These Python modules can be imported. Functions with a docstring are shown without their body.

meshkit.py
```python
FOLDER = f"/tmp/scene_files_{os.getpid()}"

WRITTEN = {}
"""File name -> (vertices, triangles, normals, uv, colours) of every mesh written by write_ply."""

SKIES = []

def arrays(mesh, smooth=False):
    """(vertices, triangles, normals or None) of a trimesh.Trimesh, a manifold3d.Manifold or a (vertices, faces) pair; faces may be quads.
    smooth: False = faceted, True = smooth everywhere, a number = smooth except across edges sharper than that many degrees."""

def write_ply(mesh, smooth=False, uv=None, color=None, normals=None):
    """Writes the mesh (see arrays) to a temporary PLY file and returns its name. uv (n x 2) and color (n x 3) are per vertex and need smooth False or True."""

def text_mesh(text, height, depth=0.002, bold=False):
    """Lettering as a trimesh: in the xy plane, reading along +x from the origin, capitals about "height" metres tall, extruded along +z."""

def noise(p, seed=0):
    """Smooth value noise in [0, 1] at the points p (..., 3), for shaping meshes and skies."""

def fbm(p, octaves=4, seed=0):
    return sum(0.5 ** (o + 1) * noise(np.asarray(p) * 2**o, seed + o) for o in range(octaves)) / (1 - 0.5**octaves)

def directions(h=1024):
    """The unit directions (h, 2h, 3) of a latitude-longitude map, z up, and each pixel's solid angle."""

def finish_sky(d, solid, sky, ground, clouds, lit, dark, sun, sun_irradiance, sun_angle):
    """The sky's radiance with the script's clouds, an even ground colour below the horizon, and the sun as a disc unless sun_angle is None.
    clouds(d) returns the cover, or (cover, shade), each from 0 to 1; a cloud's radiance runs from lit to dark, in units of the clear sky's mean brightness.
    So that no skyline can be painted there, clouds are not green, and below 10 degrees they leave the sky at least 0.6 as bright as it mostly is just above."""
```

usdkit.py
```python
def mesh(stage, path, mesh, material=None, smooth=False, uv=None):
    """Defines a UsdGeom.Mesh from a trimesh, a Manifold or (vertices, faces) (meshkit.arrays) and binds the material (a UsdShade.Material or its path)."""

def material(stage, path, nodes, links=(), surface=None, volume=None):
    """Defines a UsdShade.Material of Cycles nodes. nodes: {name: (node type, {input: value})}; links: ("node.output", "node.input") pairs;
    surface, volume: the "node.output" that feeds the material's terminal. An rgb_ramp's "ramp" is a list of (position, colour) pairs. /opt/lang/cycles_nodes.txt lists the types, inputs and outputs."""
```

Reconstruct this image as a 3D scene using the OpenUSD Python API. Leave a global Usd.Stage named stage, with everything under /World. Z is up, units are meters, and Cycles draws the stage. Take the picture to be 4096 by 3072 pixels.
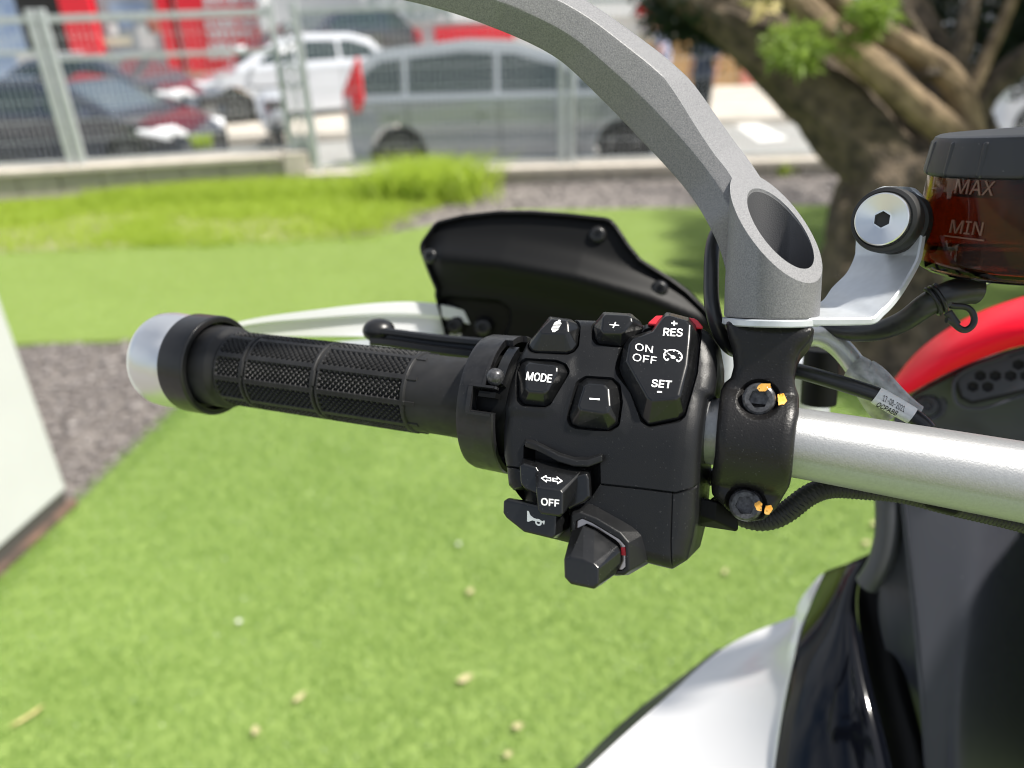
import math, random
import numpy as np, trimesh, shapely, manifold3d as m3
from shapely.geometry import Polygon, LineString, Point, box as sbox
from scipy.sparse import coo_matrix
from scipy.spatial import Delaunay, cKDTree
from scipy.interpolate import CubicSpline, RectBivariateSpline
from pxr import Usd, UsdGeom, UsdLux, UsdShade, Gf, Sdf, Vt
import usdkit, meshkit

stage = Usd.Stage.CreateInMemory()
UsdGeom.SetStageUpAxis(stage, 'Z'); UsdGeom.SetStageMetersPerUnit(stage, 1.0)
UsdGeom.Xform.Define(stage, '/World'); UsdGeom.Scope.Define(stage, '/World/Looks')
rng = np.random.default_rng(7); random.seed(7)

# ------------------------------------------------------------------ camera, sky, sun, exposure
EXPOSURE = 0.76
FPX = 2963.0                                   # focal length in pixels of the 4096 px wide photograph
EYE = np.array([0, 0, 1.6]); PITCH, ROLL = math.radians(26), math.radians(2)
FW = np.array([0, math.cos(PITCH), -math.sin(PITCH)]); R0 = np.array([1., 0, 0]); U0 = np.cross(R0, FW)
RT = R0*math.cos(ROLL) - U0*math.sin(ROLL); UP = R0*math.sin(ROLL) + U0*math.cos(ROLL)
cam = UsdGeom.Camera.Define(stage, '/World/camera')
cam.AddTransformOp().Set(Gf.Matrix4d(*[*RT, 0, *UP, 0, *(-FW), 0, *EYE, 1]))
cam.CreateHorizontalApertureAttr(9.8); cam.CreateVerticalApertureAttr(7.35)
cam.CreateFocalLengthAttr(9.8*FPX/4096); cam.CreateFStopAttr(2.0); cam.CreateFocusDistanceAttr(0.245)
cam.CreateClippingRangeAttr(Gf.Vec2f(0.02, 2000)); cam.CreateExposureAttr(EXPOSURE)

SUN_AZ, SUN_EL = math.radians(100), math.radians(58)      # azimuth from +y towards +x
SUN = np.array([math.sin(SUN_AZ)*math.cos(SUN_EL), math.cos(SUN_AZ)*math.cos(SUN_EL), math.sin(SUN_EL)])
sun = UsdLux.DistantLight.Define(stage, '/World/sun')
sun.CreateIntensityAttr(1.25); sun.CreateAngleAttr(3.0); sun.CreateColorAttr(Gf.Vec3f(1.0, 0.95, 0.87))
sun.GetPrim().CreateAttribute('inputs:normalize', Sdf.ValueTypeNames.Bool).Set(True)
_x = np.cross([0, 0, 1.], SUN); _x /= np.linalg.norm(_x); _y = np.cross(SUN, _x)
sun.AddTransformOp().Set(Gf.Matrix4d(*[*_x, 0, *_y, 0, *SUN, 0, 0, 0, 0, 1]))
dome = UsdLux.DomeLight.Define(stage, '/World/sky'); dome.CreateIntensityAttr(1.0)
skym = usdkit.material(stage, '/World/Looks/sky', {
    'tc': ('texture_coordinate', {}), 'map': ('mapping', {'scale': (1.0, 1.0, 2.2)}),
    'n': ('noise_texture', {'scale': 1.7, 'detail': 6.0, 'roughness': 0.58, 'distortion': 0.3}),
    'r': ('rgb_ramp', {'ramp': [(0.42, (0, 0, 0)), (0.62, (1, 1, 1))]}),
    'bw': ('rgb_to_bw', {}), 'k': ('math', {'math_type': 'multiply', 'value2': 0.85}),
    'sky': ('sky_texture', {'sky_type': 'single_scattering', 'sun_disc': False, 'sun_elevation': SUN_EL, 'sun_rotation': SUN_AZ}),
    'mx': ('mix', {'mix_type': 'mix', 'color2': (9.5, 9.7, 10.0)}),
    'bg': ('background_shader', {'strength': 0.072})},
    [('tc.generated', 'map.vector'), ('map.vector', 'n.vector'), ('n.fac', 'r.fac'), ('r.color', 'bw.color'), ('bw.val', 'k.value1'),
     ('k.value', 'mx.fac'), ('sky.color', 'mx.color1'), ('mx.color', 'bg.color')], surface='bg.background')
UsdShade.MaterialBindingAPI.Apply(dome.GetPrim()).Bind(skym)
dome.GetPrim().SetCustomDataByKey('kind', 'structure')

# ------------------------------------------------------------------ pixels of the photograph as rays: how things were measured
VS = 4096/2212.0
def ray(u, v): return FW + (u - 2048)/FPX*RT - (v - 1536)/FPX*UP
def at(u, v, d): return EYE + d*ray(u, v)                     # point at depth d along the view axis
def vat(x, y, d): return at(x*VS, y*VS, d)
def ground(x, y, z=0.0):
    r = ray(x*VS, y*VS); return EYE + r*((z - EYE[2])/r[2])
def facade(x, y, Y):
    r = ray(x*VS, y*VS); p = EYE + r*(Y/r[1]); return p[0], p[2]
def Z(x0, y0, s): return lambda pts: [(x0 + p[0]/s, y0 + p[1]/s, *p[2:]) for p in pts]
Z1, Z2, Z3 = Z(400, 1150, 1.3825), Z(1800, 1150, 1.8433), Z(1800, 1700, 1.8433)
Z4, Z5, Z6 = Z(2700, 1150, 1.5802), Z(2700, 450, 1.5802), Z(2300, 2000, 1.2316)
Z8, Z9, Z10 = Z(1750, 1250, 3.3185), Z(2300, 1200, 3.0167), Z(1900, 1650, 2.2114)
ZS, ZL, V = Z(1600, 800, 1.7015), Z(3200, 950, 1.9520), Z(0, 0, 1/VS)
Z3400 = Z(3400, 1800, 1.3042)

# ------------------------------------------------------------------ the scene's objects
_used = {}
def path_of(parent, name):
    base = str(parent.GetPath()) if parent else '/World'
    k = _used.get((base, name), 0); _used[(base, name)] = k + 1
    return f'{base}/{name}' + (f'_{k:03d}' if k else '')
def keys(p, label=None, cat=None, group=None, kind=None):
    for k, v in (('label', label), ('category', cat), ('group', group), ('kind', kind)):
        if v: p.SetCustomDataByKey(k, v)
    return p
ORIGIN = {}
def thing(name, label, cat, loc=(0, 0, 0), rotz=0.0, group=None):
    x = UsdGeom.Xform.Define(stage, path_of(None, name))
    x.AddTranslateOp().Set(Gf.Vec3d(*map(float, loc))); x.AddRotateZOp().Set(math.degrees(rotz))
    ORIGIN[str(x.GetPath())] = np.array(loc, float)
    return keys(x.GetPrim(), label, cat, group)
def soft(mesh, deg):
    """Unwelded triangles whose corner normals average only the neighbours that turn away by less than deg."""
    v, f, _ = meshkit.arrays(mesh); _, inv = np.unique(np.round(v/1e-7).astype(np.int64) if np.ptp(v) < 2 else np.round(v/1e-6).astype(np.int64), axis=0, return_inverse=True); w = inv.ravel()[f]
    n = np.cross(v[f[:, 1]] - v[f[:, 0]], v[f[:, 2]] - v[f[:, 0]]); ok = (np.linalg.norm(n, axis=1) > 1e-16) & (w[:, 0] != w[:, 1]) & (w[:, 1] != w[:, 2]) & (w[:, 0] != w[:, 2]); f, w, n = f[ok], w[ok], n[ok]
    u = n/np.linalg.norm(n, axis=1, keepdims=True); c = np.arange(f.size); A = coo_matrix((np.ones(f.size), (c, w.ravel())), (f.size, w.max() + 1)).tocsr()
    P = (A @ A.T).tocoo(); fi, fj = P.row//3, P.col//3; k = (u[fi]*u[fj]).sum(1) > math.cos(math.radians(deg)); N = np.stack([np.bincount(P.row[k], n[fj[k], a], f.size) for a in range(3)], 1)
    L = np.linalg.norm(N, axis=1, keepdims=True); N = np.where(L > 1e-20, N/np.maximum(L, 1e-30), np.repeat(u, 3, 0))
    return v[f].reshape(-1, 3), c.reshape(-1, 3), N
def obj(name, mesh, mat, parent=None, smooth=35, world=False, label=None, cat=None, group=None, kind=None):
    v, f, n = meshkit.arrays(mesh, smooth) if smooth in (True, False) and isinstance(smooth, bool) else soft(mesh, smooth)
    if world and parent is not None:
        top = '/'.join(str(parent.GetPath()).split('/')[:3]); v = v - ORIGIN[top]
    p = path_of(parent, name)
    m = UsdGeom.Mesh.Define(stage, p)
    m.CreatePointsAttr(Vt.Vec3fArray.FromNumpy(v.astype(np.float32)))
    m.CreateFaceVertexCountsAttr(Vt.IntArray.FromNumpy(np.full(len(f), 3, np.int32)))
    m.CreateFaceVertexIndicesAttr(Vt.IntArray.FromNumpy(f.astype(np.int32).ravel()))
    m.CreateSubdivisionSchemeAttr('none')
    if n is not None:
        m.CreateNormalsAttr(Vt.Vec3fArray.FromNumpy(n.astype(np.float32))); m.SetNormalsInterpolation('vertex')
    UsdShade.MaterialBindingAPI.Apply(m.GetPrim()).Bind(MAT[mat] if isinstance(mat, str) else mat)
    return keys(m.GetPrim(), label, cat, group, kind)

# ------------------------------------------------------------------ materials
MAT = {}
def material(name, color, rough=0.5, metal=0.0, var=0.0, vscale=8.0, bump=0.0, bscale=1000.0, bdist=0.0002, dust=0.0, dscale=350.0, dsize=0.07, color2=None, rvar=0.0, detail=4.0, **extra):
    nodes = {'g': ('geometry', {}), 'p': ('principled_bsdf', {'base_color': color, 'roughness': rough, 'metallic': metal, **extra})}
    links = []
    src = None
    if var or color2 is not None:
        c2 = color2 if color2 is not None else tuple(min(1, c*(1 + var)) for c in color)
        c1 = color if color2 is not None else tuple(c*(1 - var) for c in color)
        nodes['n'] = ('noise_texture', {'scale': vscale, 'detail': detail, 'roughness': 0.6})
        nodes['r'] = ('rgb_ramp', {'ramp': [(0.32, c1), (0.68, c2)]})
        links += [('g.position', 'n.vector'), ('n.fac', 'r.fac')]; src = 'r.color'
    if dust:
        nodes['v'] = ('voronoi_texture', {'scale': dscale, 'randomness': 1.0})
        nodes['dr'] = ('rgb_ramp', {'ramp': [(0.0, (dust,)*3), (dsize*0.6, (dust,)*3), (dsize, (0, 0, 0))]})
        nodes['dm'] = ('mix', {'mix_type': 'add', 'fac': 1.0, 'color1': color})
        links += [('g.position', 'v.vector'), ('v.distance', 'dr.fac'), ('dr.color', 'dm.color2')]
        if src: links.append((src, 'dm.color1'))
        src = 'dm.color'
    if src: links.append((src, 'p.base_color'))
    if rvar:
        nodes['rn'] = ('noise_texture', {'scale': vscale*1.7, 'detail': 5.0})
        nodes['rm'] = ('map_range', {'from_min': 0.3, 'from_max': 0.7, 'to_min': max(0.02, rough - rvar), 'to_max': min(1, rough + rvar), 'clamp': True})
        links += [('g.position', 'rn.vector'), ('rn.fac', 'rm.value'), ('rm.result', 'p.roughness')]
    if bump:
        nodes['bn'] = ('noise_texture', {'scale': bscale, 'detail': 2.0})
        nodes['b'] = ('bump', {'strength': bump, 'distance': bdist})
        links += [('g.position', 'bn.vector'), ('bn.fac', 'b.height'), ('b.normal', 'p.normal')]
    MAT[name] = usdkit.material(stage, '/World/Looks/' + name, nodes, links, surface='p.BSDF')

material('black_plastic', (0.0075, 0.0078, 0.0085), 0.38, specular_ior_level=0.30, bump=0.55, bscale=2600, bdist=0.0001, dust=0.22, dscale=900, dsize=0.075, rvar=0.06, vscale=60)
material('gloss_black_plastic', (0.005, 0.0052, 0.0056), 0.25, specular_ior_level=0.50, bump=0.12, bscale=900, bdist=0.0001, dust=0.2, dscale=900, dsize=0.07, rvar=0.07, vscale=70)
material('grip_rubber', (0.012, 0.012, 0.0125), 0.56, specular_ior_level=0.34, var=0.25, vscale=120, bump=0.2, bscale=2500, bdist=0.0001, dust=0.08, dscale=800, dsize=0.06, rvar=0.1)
material('collar_rubber', (0.012, 0.012, 0.013), 0.38, specular_ior_level=0.38, var=0.35, vscale=160, bump=0.15, bscale=1800, bdist=0.0001, dust=0.2, dscale=800, dsize=0.06, rvar=0.12)
material('soft_rubber', (0.012, 0.012, 0.012), 0.6, rvar=0.08, vscale=90)
material('hose_rubber', (0.014, 0.014, 0.0145), 0.38, var=0.2, vscale=150, bump=0.1, bscale=1500, bdist=0.0001, rvar=0.08)
material('cable_sheath', (0.015, 0.015, 0.016), 0.33, rvar=0.05, vscale=100)
material('black_cast', (0.0075, 0.007, 0.007), 0.38, specular_ior_level=0.33, bump=0.6, bscale=1500, bdist=0.00018, dust=0.13, dscale=900, dsize=0.10, rvar=0.06, vscale=100)
material('black_anodised', (0.009, 0.009, 0.0095), 0.32, specular_ior_level=0.42, bump=0.15, bscale=2500, bdist=0.0001, rvar=0.05, vscale=80)
material('bolt_steel', (0.026, 0.026, 0.028), 0.34, 0.5, color2=(0.10, 0.10, 0.104), vscale=700, bump=0.3, bscale=900)
material('silver_anodised', (0.30, 0.305, 0.31), 0.42, 0.55, bump=0.55, bscale=1700, bdist=0.00012, var=0.06, vscale=900)
material('polished_aluminium', (0.66, 0.665, 0.67), 0.33, 0.92)
material('bracket_aluminium', (0.50, 0.525, 0.55), 0.36, 0.35, bump=0.12, bscale=1400, bdist=0.0001, var=0.05, vscale=300)
material('turned_aluminium', (0.72, 0.72, 0.70), 0.27, 1.0, bump=0.15, bscale=500, bdist=0.0001)
material('grey_cast', (0.105, 0.107, 0.112), 0.50, 0.2, bump=0.5, bscale=2300, bdist=0.00012, color2=(0.20, 0.20, 0.203), vscale=2200)
material('bore_shade', (0.045, 0.045, 0.048), 0.6, bump=0.6, bscale=2300, bdist=0.00015)  # darker grey that paints shade inside the mirror socket
material('white_print', (0.92, 0.92, 0.91), 0.5)
material('orange_paint', (0.72, 0.30, 0.015), 0.5, color2=(0.78, 0.46, 0.12), vscale=500, bump=0.4, bscale=700)
material('red_plastic', (0.55, 0.02, 0.035), 0.4)
material('red_paint', (0.70, 0.0, 0.016), 0.35, coat_weight=0.05, coat_roughness=0.1, specular_ior_level=0.22)
material('white_paint', (0.63, 0.63, 0.635), 0.24, coat_weight=0.4, coat_roughness=0.05)
material('gloss_black_paint', (0.002, 0.0024, 0.004), 0.08, specular_ior_level=0.25, coat_weight=0.15, coat_roughness=0.03, dust=0.08, dscale=260, dsize=0.05)
material('dark_fairing', (0.034, 0.036, 0.046), 0.44, specular_ior_level=0.45, bump=0.4, bscale=1300, bdist=0.00015, dust=0.12, dscale=160, dsize=0.045, rvar=0.06, vscale=30)
material('trim_rubber', (0.035, 0.037, 0.043), 0.5, bump=0.3, bscale=900, bdist=0.0001)
material('matt_black_plastic', (0.003, 0.0032, 0.0034), 0.5, specular_ior_level=0.16, bump=0.3, bscale=1500, bdist=0.0001)
material('braid', (0.55, 0.55, 0.54), 0.34, 0.6, bump=0.3, bscale=1800, bdist=0.0001, var=0.06, vscale=300)
material('shrink_sleeve', (0.40, 0.40, 0.39), 0.42, 0.25, bump=0.5, bscale=500, bdist=0.0004, var=0.3, vscale=250)
material('label_paper', (0.78, 0.78, 0.76), 0.45)
material('ink', (0.02, 0.02, 0.02), 0.5)
material('chrome_liner', (0.42, 0.37, 0.34), 0.2, 1.0)
material('guard_aluminium', (0.66, 0.67, 0.68), 0.34, 0.25)
material('void_black', (0.003, 0.003, 0.003), 0.6)
material('amber_plastic', (0.42, 0.17, 0.07), 0.05, transmission_weight=1.0, ior=1.35)
material('amber_mark', (0.10, 0.05, 0.036), 0.14)
material('brake_fluid', (0.34, 0.12, 0.045), 0.03, transmission_weight=1.0, ior=1.33)
material('reservoir_cap', (0.010, 0.0105, 0.012), 0.42, bump=0.5, bscale=2200, bdist=0.0001, dust=0.12, dscale=500, dsize=0.07)
# ground, plants, far things
material('turf_backing', (0.16, 0.235, 0.05), 0.9, color2=(0.20, 0.28, 0.07), vscale=9, bump=0.6, bscale=300, bdist=0.004, detail=9.0)
material('gravel_fines', (0.11, 0.098, 0.09), 0.95, color2=(0.28, 0.25, 0.23), vscale=45, bump=1.0, bscale=70, bdist=0.02, detail=8.0)
material('soil', (0.20, 0.22, 0.08), 0.95, color2=(0.34, 0.31, 0.22), vscale=5, bump=1.0, bscale=50, bdist=0.02)
material('asphalt', (0.25, 0.25, 0.24), 0.9, color2=(0.31, 0.31, 0.295), vscale=1.3, bump=0.4, bscale=120, bdist=0.01)
material('pavement', (0.42, 0.385, 0.33), 0.85, color2=(0.50, 0.46, 0.40), vscale=2.0, bump=0.3, bscale=60, bdist=0.005)
material('road_paint', (0.72, 0.72, 0.70), 0.7, var=0.08, vscale=20)
material('wall_block', (0.36, 0.33, 0.28), 0.9, color2=(0.46, 0.42, 0.35), vscale=6, bump=0.7, bscale=60, bdist=0.01)
material('coping_stone', (0.44, 0.40, 0.34), 0.88, color2=(0.55, 0.50, 0.43), vscale=8, bump=0.5, bscale=70, bdist=0.008)
material('galvanised', (0.50, 0.53, 0.54), 0.45, 0.5, var=0.18, vscale=30)
material('bark', (0.020, 0.016, 0.011), 0.95, color2=(0.15, 0.113, 0.074), vscale=14, bump=1.0, bscale=45, bdist=0.03, detail=8.0)
material('pale_bark', (0.09, 0.062, 0.035), 0.95, color2=(0.29, 0.21, 0.125), vscale=12, bump=0.8, bscale=60, bdist=0.015, detail=7.0)
material('white_panel', (0.50, 0.505, 0.505), 0.45, var=0.03, vscale=3)
material('rusty_steel', (0.07, 0.05, 0.04), 0.85, color2=(0.17, 0.10, 0.07), vscale=12, bump=0.5, bscale=90, bdist=0.004)
material('dark_plinth', (0.06, 0.055, 0.05), 0.8)
material('dry_leaf', (0.33, 0.30, 0.15), 0.8, color2=(0.44, 0.39, 0.21), vscale=80)
material('straw', (0.50, 0.42, 0.18), 0.8)
material('petal', (0.52, 0.55, 0.44), 0.7)
material('tyre', (0.018, 0.018, 0.018), 0.8)
material('alloy', (0.55, 0.56, 0.57), 0.3, 0.9)
material('car_glass', (0.022, 0.036, 0.038), 0.04, specular_ior_level=0.5, ior=1.6)
material('screen_glass', (0.05, 0.07, 0.08), 0.04, specular_ior_level=0.5, ior=4.0)
material('tail_lamp', (0.55, 0.015, 0.02), 0.12)
material('head_lamp', (0.86, 0.87, 0.88), 0.08, 0.2)
for n, c in (('car_navy', (0.012, 0.016, 0.032)), ('car_slate', (0.06, 0.072, 0.10)), ('car_white', (0.56, 0.58, 0.62)), ('car_grey', (0.27, 0.30, 0.32)), ('car_black', (0.015, 0.02, 0.03)), ('car_blue', (0.05, 0.08, 0.16))):
    material(n, c, 0.28, 0.25 if n != 'car_white' else 0.0, coat_weight=1.0, coat_roughness=0.04, coat_ior=1.9)
material('car_trim', (0.02, 0.02, 0.021), 0.5)
material('shop_red', (0.66, 0.012, 0.03), 0.5)
material('shop_white', (0.70, 0.71, 0.71), 0.55)
material('shop_grey', (0.33, 0.36, 0.39), 0.5, var=0.2, vscale=2)
material('shop_dark', (0.006, 0.006, 0.008), 0.5)
material('shop_blue', (0.16, 0.24, 0.42), 0.4, color2=(0.32, 0.40, 0.52), vscale=3)
material('shop_letter', (0.52, 0.53, 0.55), 0.5)
material('shop_cream', (0.58, 0.55, 0.42), 0.8, color2=(0.64, 0.60, 0.47), vscale=2)
material('shop_ochre', (0.42, 0.25, 0.10), 0.85, color2=(0.50, 0.31, 0.14), vscale=5)
material('sign_grey', (0.28, 0.33, 0.33), 0.5)
material('orange_sign', (0.65, 0.12, 0.03), 0.5)
material('skin', (0.48, 0.24, 0.16), 0.55)
material('navy_cloth', (0.012, 0.02, 0.045), 0.85)
material('dark_cloth', (0.012, 0.013, 0.017), 0.85)
material('lilac_cloth', (0.42, 0.44, 0.60), 0.85)
material('hair_dark', (0.03, 0.022, 0.018), 0.7)
material('salmon_sign', (0.62, 0.22, 0.16), 0.6)
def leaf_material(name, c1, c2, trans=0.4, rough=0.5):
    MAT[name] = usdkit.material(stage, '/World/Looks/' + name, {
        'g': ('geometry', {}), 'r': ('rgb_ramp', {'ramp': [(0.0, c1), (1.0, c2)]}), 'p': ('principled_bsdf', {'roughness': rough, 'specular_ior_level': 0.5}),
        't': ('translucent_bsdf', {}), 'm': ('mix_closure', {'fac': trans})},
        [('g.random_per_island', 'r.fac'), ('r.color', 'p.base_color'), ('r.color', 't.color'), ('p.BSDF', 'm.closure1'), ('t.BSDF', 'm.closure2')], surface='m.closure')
leaf_material('turf_blades', (0.145, 0.25, 0.042), (0.305, 0.405, 0.14), 0.35, 0.34)
leaf_material('turf_blades_lit', (0.31, 0.41, 0.10), (0.56, 0.63, 0.29), 0.4, 0.34)  # lit copy of the blades: brighter light painted into the far lawn
leaf_material('weed_blades', (0.42, 0.54, 0.07), (0.82, 0.83, 0.42), 0.6)
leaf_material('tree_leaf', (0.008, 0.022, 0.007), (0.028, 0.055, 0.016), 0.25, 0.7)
leaf_material('sprig_leaf', (0.24, 0.34, 0.06), (0.52, 0.62, 0.16), 0.5)
leaf_material('stones', (0.13, 0.115, 0.107), (0.62, 0.54, 0.48), 0.0)

# ------------------------------------------------------------------ mesh tools
def tm(man): m = man.to_mesh(); return trimesh.Trimesh(np.array(m.vert_properties)[:, :3], np.array(m.tri_verts), process=False)
def mf(mesh):
    mesh = trimesh.Trimesh(mesh.vertices, mesh.faces, process=True)
    return m3.Manifold(m3.Mesh(np.asarray(mesh.vertices, np.float32), np.asarray(mesh.faces, np.uint32)))
def cat(*ms): return trimesh.util.concatenate([m for m in ms if m is not None])
def box(x0, x1, y0, y1, z0, z1):
    b = trimesh.creation.box((x1 - x0, y1 - y0, z1 - z0)); b.apply_translation(((x0 + x1)/2, (y0 + y1)/2, (z0 + z1)/2)); return b
def bbox(x0, x1, y0, y1, z0, z1, r=0.01):
    return hull([(x, y, z) for x in (x0 + r, x1 - r) for y in (y0 + r, y1 - r) for z in (z0 + r, z1 - r)], r, 1)
_ico = {k: trimesh.creation.icosphere(k).vertices for k in (1, 2, 3)}
def hull(pts, r=0.0005, sub=2):
    pts = np.asarray(pts, float)
    return tm(m3.Manifold.hull_points(np.vstack([_ico[sub]*r + p for p in pts]))) if r else tm(m3.Manifold.hull_points(pts))
def frames(p):
    p = np.asarray(p, float); t = np.gradient(p, axis=0); t /= np.linalg.norm(t, axis=1, keepdims=True)
    n = np.zeros_like(p); a = np.cross(t[0], [0, 0, 1.]); a = a if np.linalg.norm(a) > 1e-3 else np.cross(t[0], [1., 0, 0]); n[0] = a/np.linalg.norm(a)
    for i in range(1, len(p)):
        a = n[i-1] - t[i]*(n[i-1] @ t[i]); n[i] = a/np.linalg.norm(a)
    return t, n, np.cross(t, n)
def smooth_path(pts, n):
    pts = np.asarray(pts, float); s = np.r_[0, np.cumsum(np.linalg.norm(np.diff(pts[:, :3], axis=0), axis=1))]
    if len(pts) < 3: return np.array([pts[0] + (pts[-1] - pts[0])*k for k in np.linspace(0, 1, n)])
    return CubicSpline(s, pts)(np.linspace(0, s[-1], n))
def tube(pts, rad, n=40, sides=20, wob=None, cap=True):
    q = smooth_path(np.c_[np.asarray(pts, float), np.broadcast_to(rad, len(pts))], n); p, r = q[:, :3], q[:, 3]
    t, a, b = frames(p); th = np.arange(sides)*2*np.pi/sides
    rr = np.broadcast_to(r[:, None], (n, sides)).copy()
    if wob is not None: rr = rr*wob(np.linspace(0, 1, n)[:, None], th[None, :], p)
    v = p[:, None] + rr[..., None]*(np.cos(th)[None, :, None]*a[:, None] + np.sin(th)[None, :, None]*b[:, None])
    return skin(v, cap)
def skin(rings, cap=True):
    rings = np.asarray(rings); n, s = rings.shape[:2]
    i, j = np.meshgrid(np.arange(n-1), np.arange(s), indexing='ij'); k = (j + 1) % s
    q = np.stack([i*s + j, i*s + k, (i+1)*s + k, (i+1)*s + j], -1).reshape(-1, 4)
    v = rings.reshape(-1, 3); f = [q[:, [0, 1, 2]], q[:, [0, 2, 3]]]
    if cap:
        v = np.vstack([v, rings[0].mean(0), rings[-1].mean(0)]); c = n*s; j = np.arange(s); k = (j + 1) % s
        f += [np.c_[np.full(s, c), k, j], np.c_[np.full(s, c+1), (n-1)*s + j, (n-1)*s + k]]
    m = trimesh.Trimesh(v, np.vstack(f), process=False)
    if cap and m.volume < 0: m.invert()
    return m
def lathe_axis(prof, o, d, sides=96, ref=None):
    d = np.asarray(d, float)/np.linalg.norm(d); a = np.cross(d, [0, 0, 1.] if abs(d[2]) < .9 else [1., 0, 0]) if ref is None else np.asarray(ref) - d*(np.asarray(ref) @ d)
    a /= np.linalg.norm(a); b = np.cross(d, a); th = np.arange(sides)*2*np.pi/sides
    ring = np.cos(th)[:, None]*a + np.sin(th)[:, None]*b
    return skin([np.asarray(o) + d*x + ring*max(r, 1e-5) for x, r in prof])
def cyl(p, q, r, sides=32, r2=None, bev=0.0):
    p, q = np.asarray(p, float), np.asarray(q, float); L = np.linalg.norm(q - p); r2 = r if r2 is None else r2
    prof = [(0, r), (L, r2)] if not bev else [(0, r - bev), (bev*.3, r - bev*.3), (bev, r), (L - bev, r2), (L - bev*.3, r2 - bev*.3), (L, r2 - bev)]
    return lathe_axis(prof, p, q - p, sides)
def rounded(poly, c): return poly.buffer(-c).buffer(2*c).buffer(-c) if c else poly
def ring_pts(geom, step):
    out = []
    for g in getattr(geom, 'geoms', [geom]):
        if g.is_empty: continue
        for r in [g.exterior, *g.interiors]:
            n = max(8, int(r.length/step)); out.append(np.array([r.interpolate(k/n, normalized=True).coords[0] for k in range(n)]))
    return out
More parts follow.
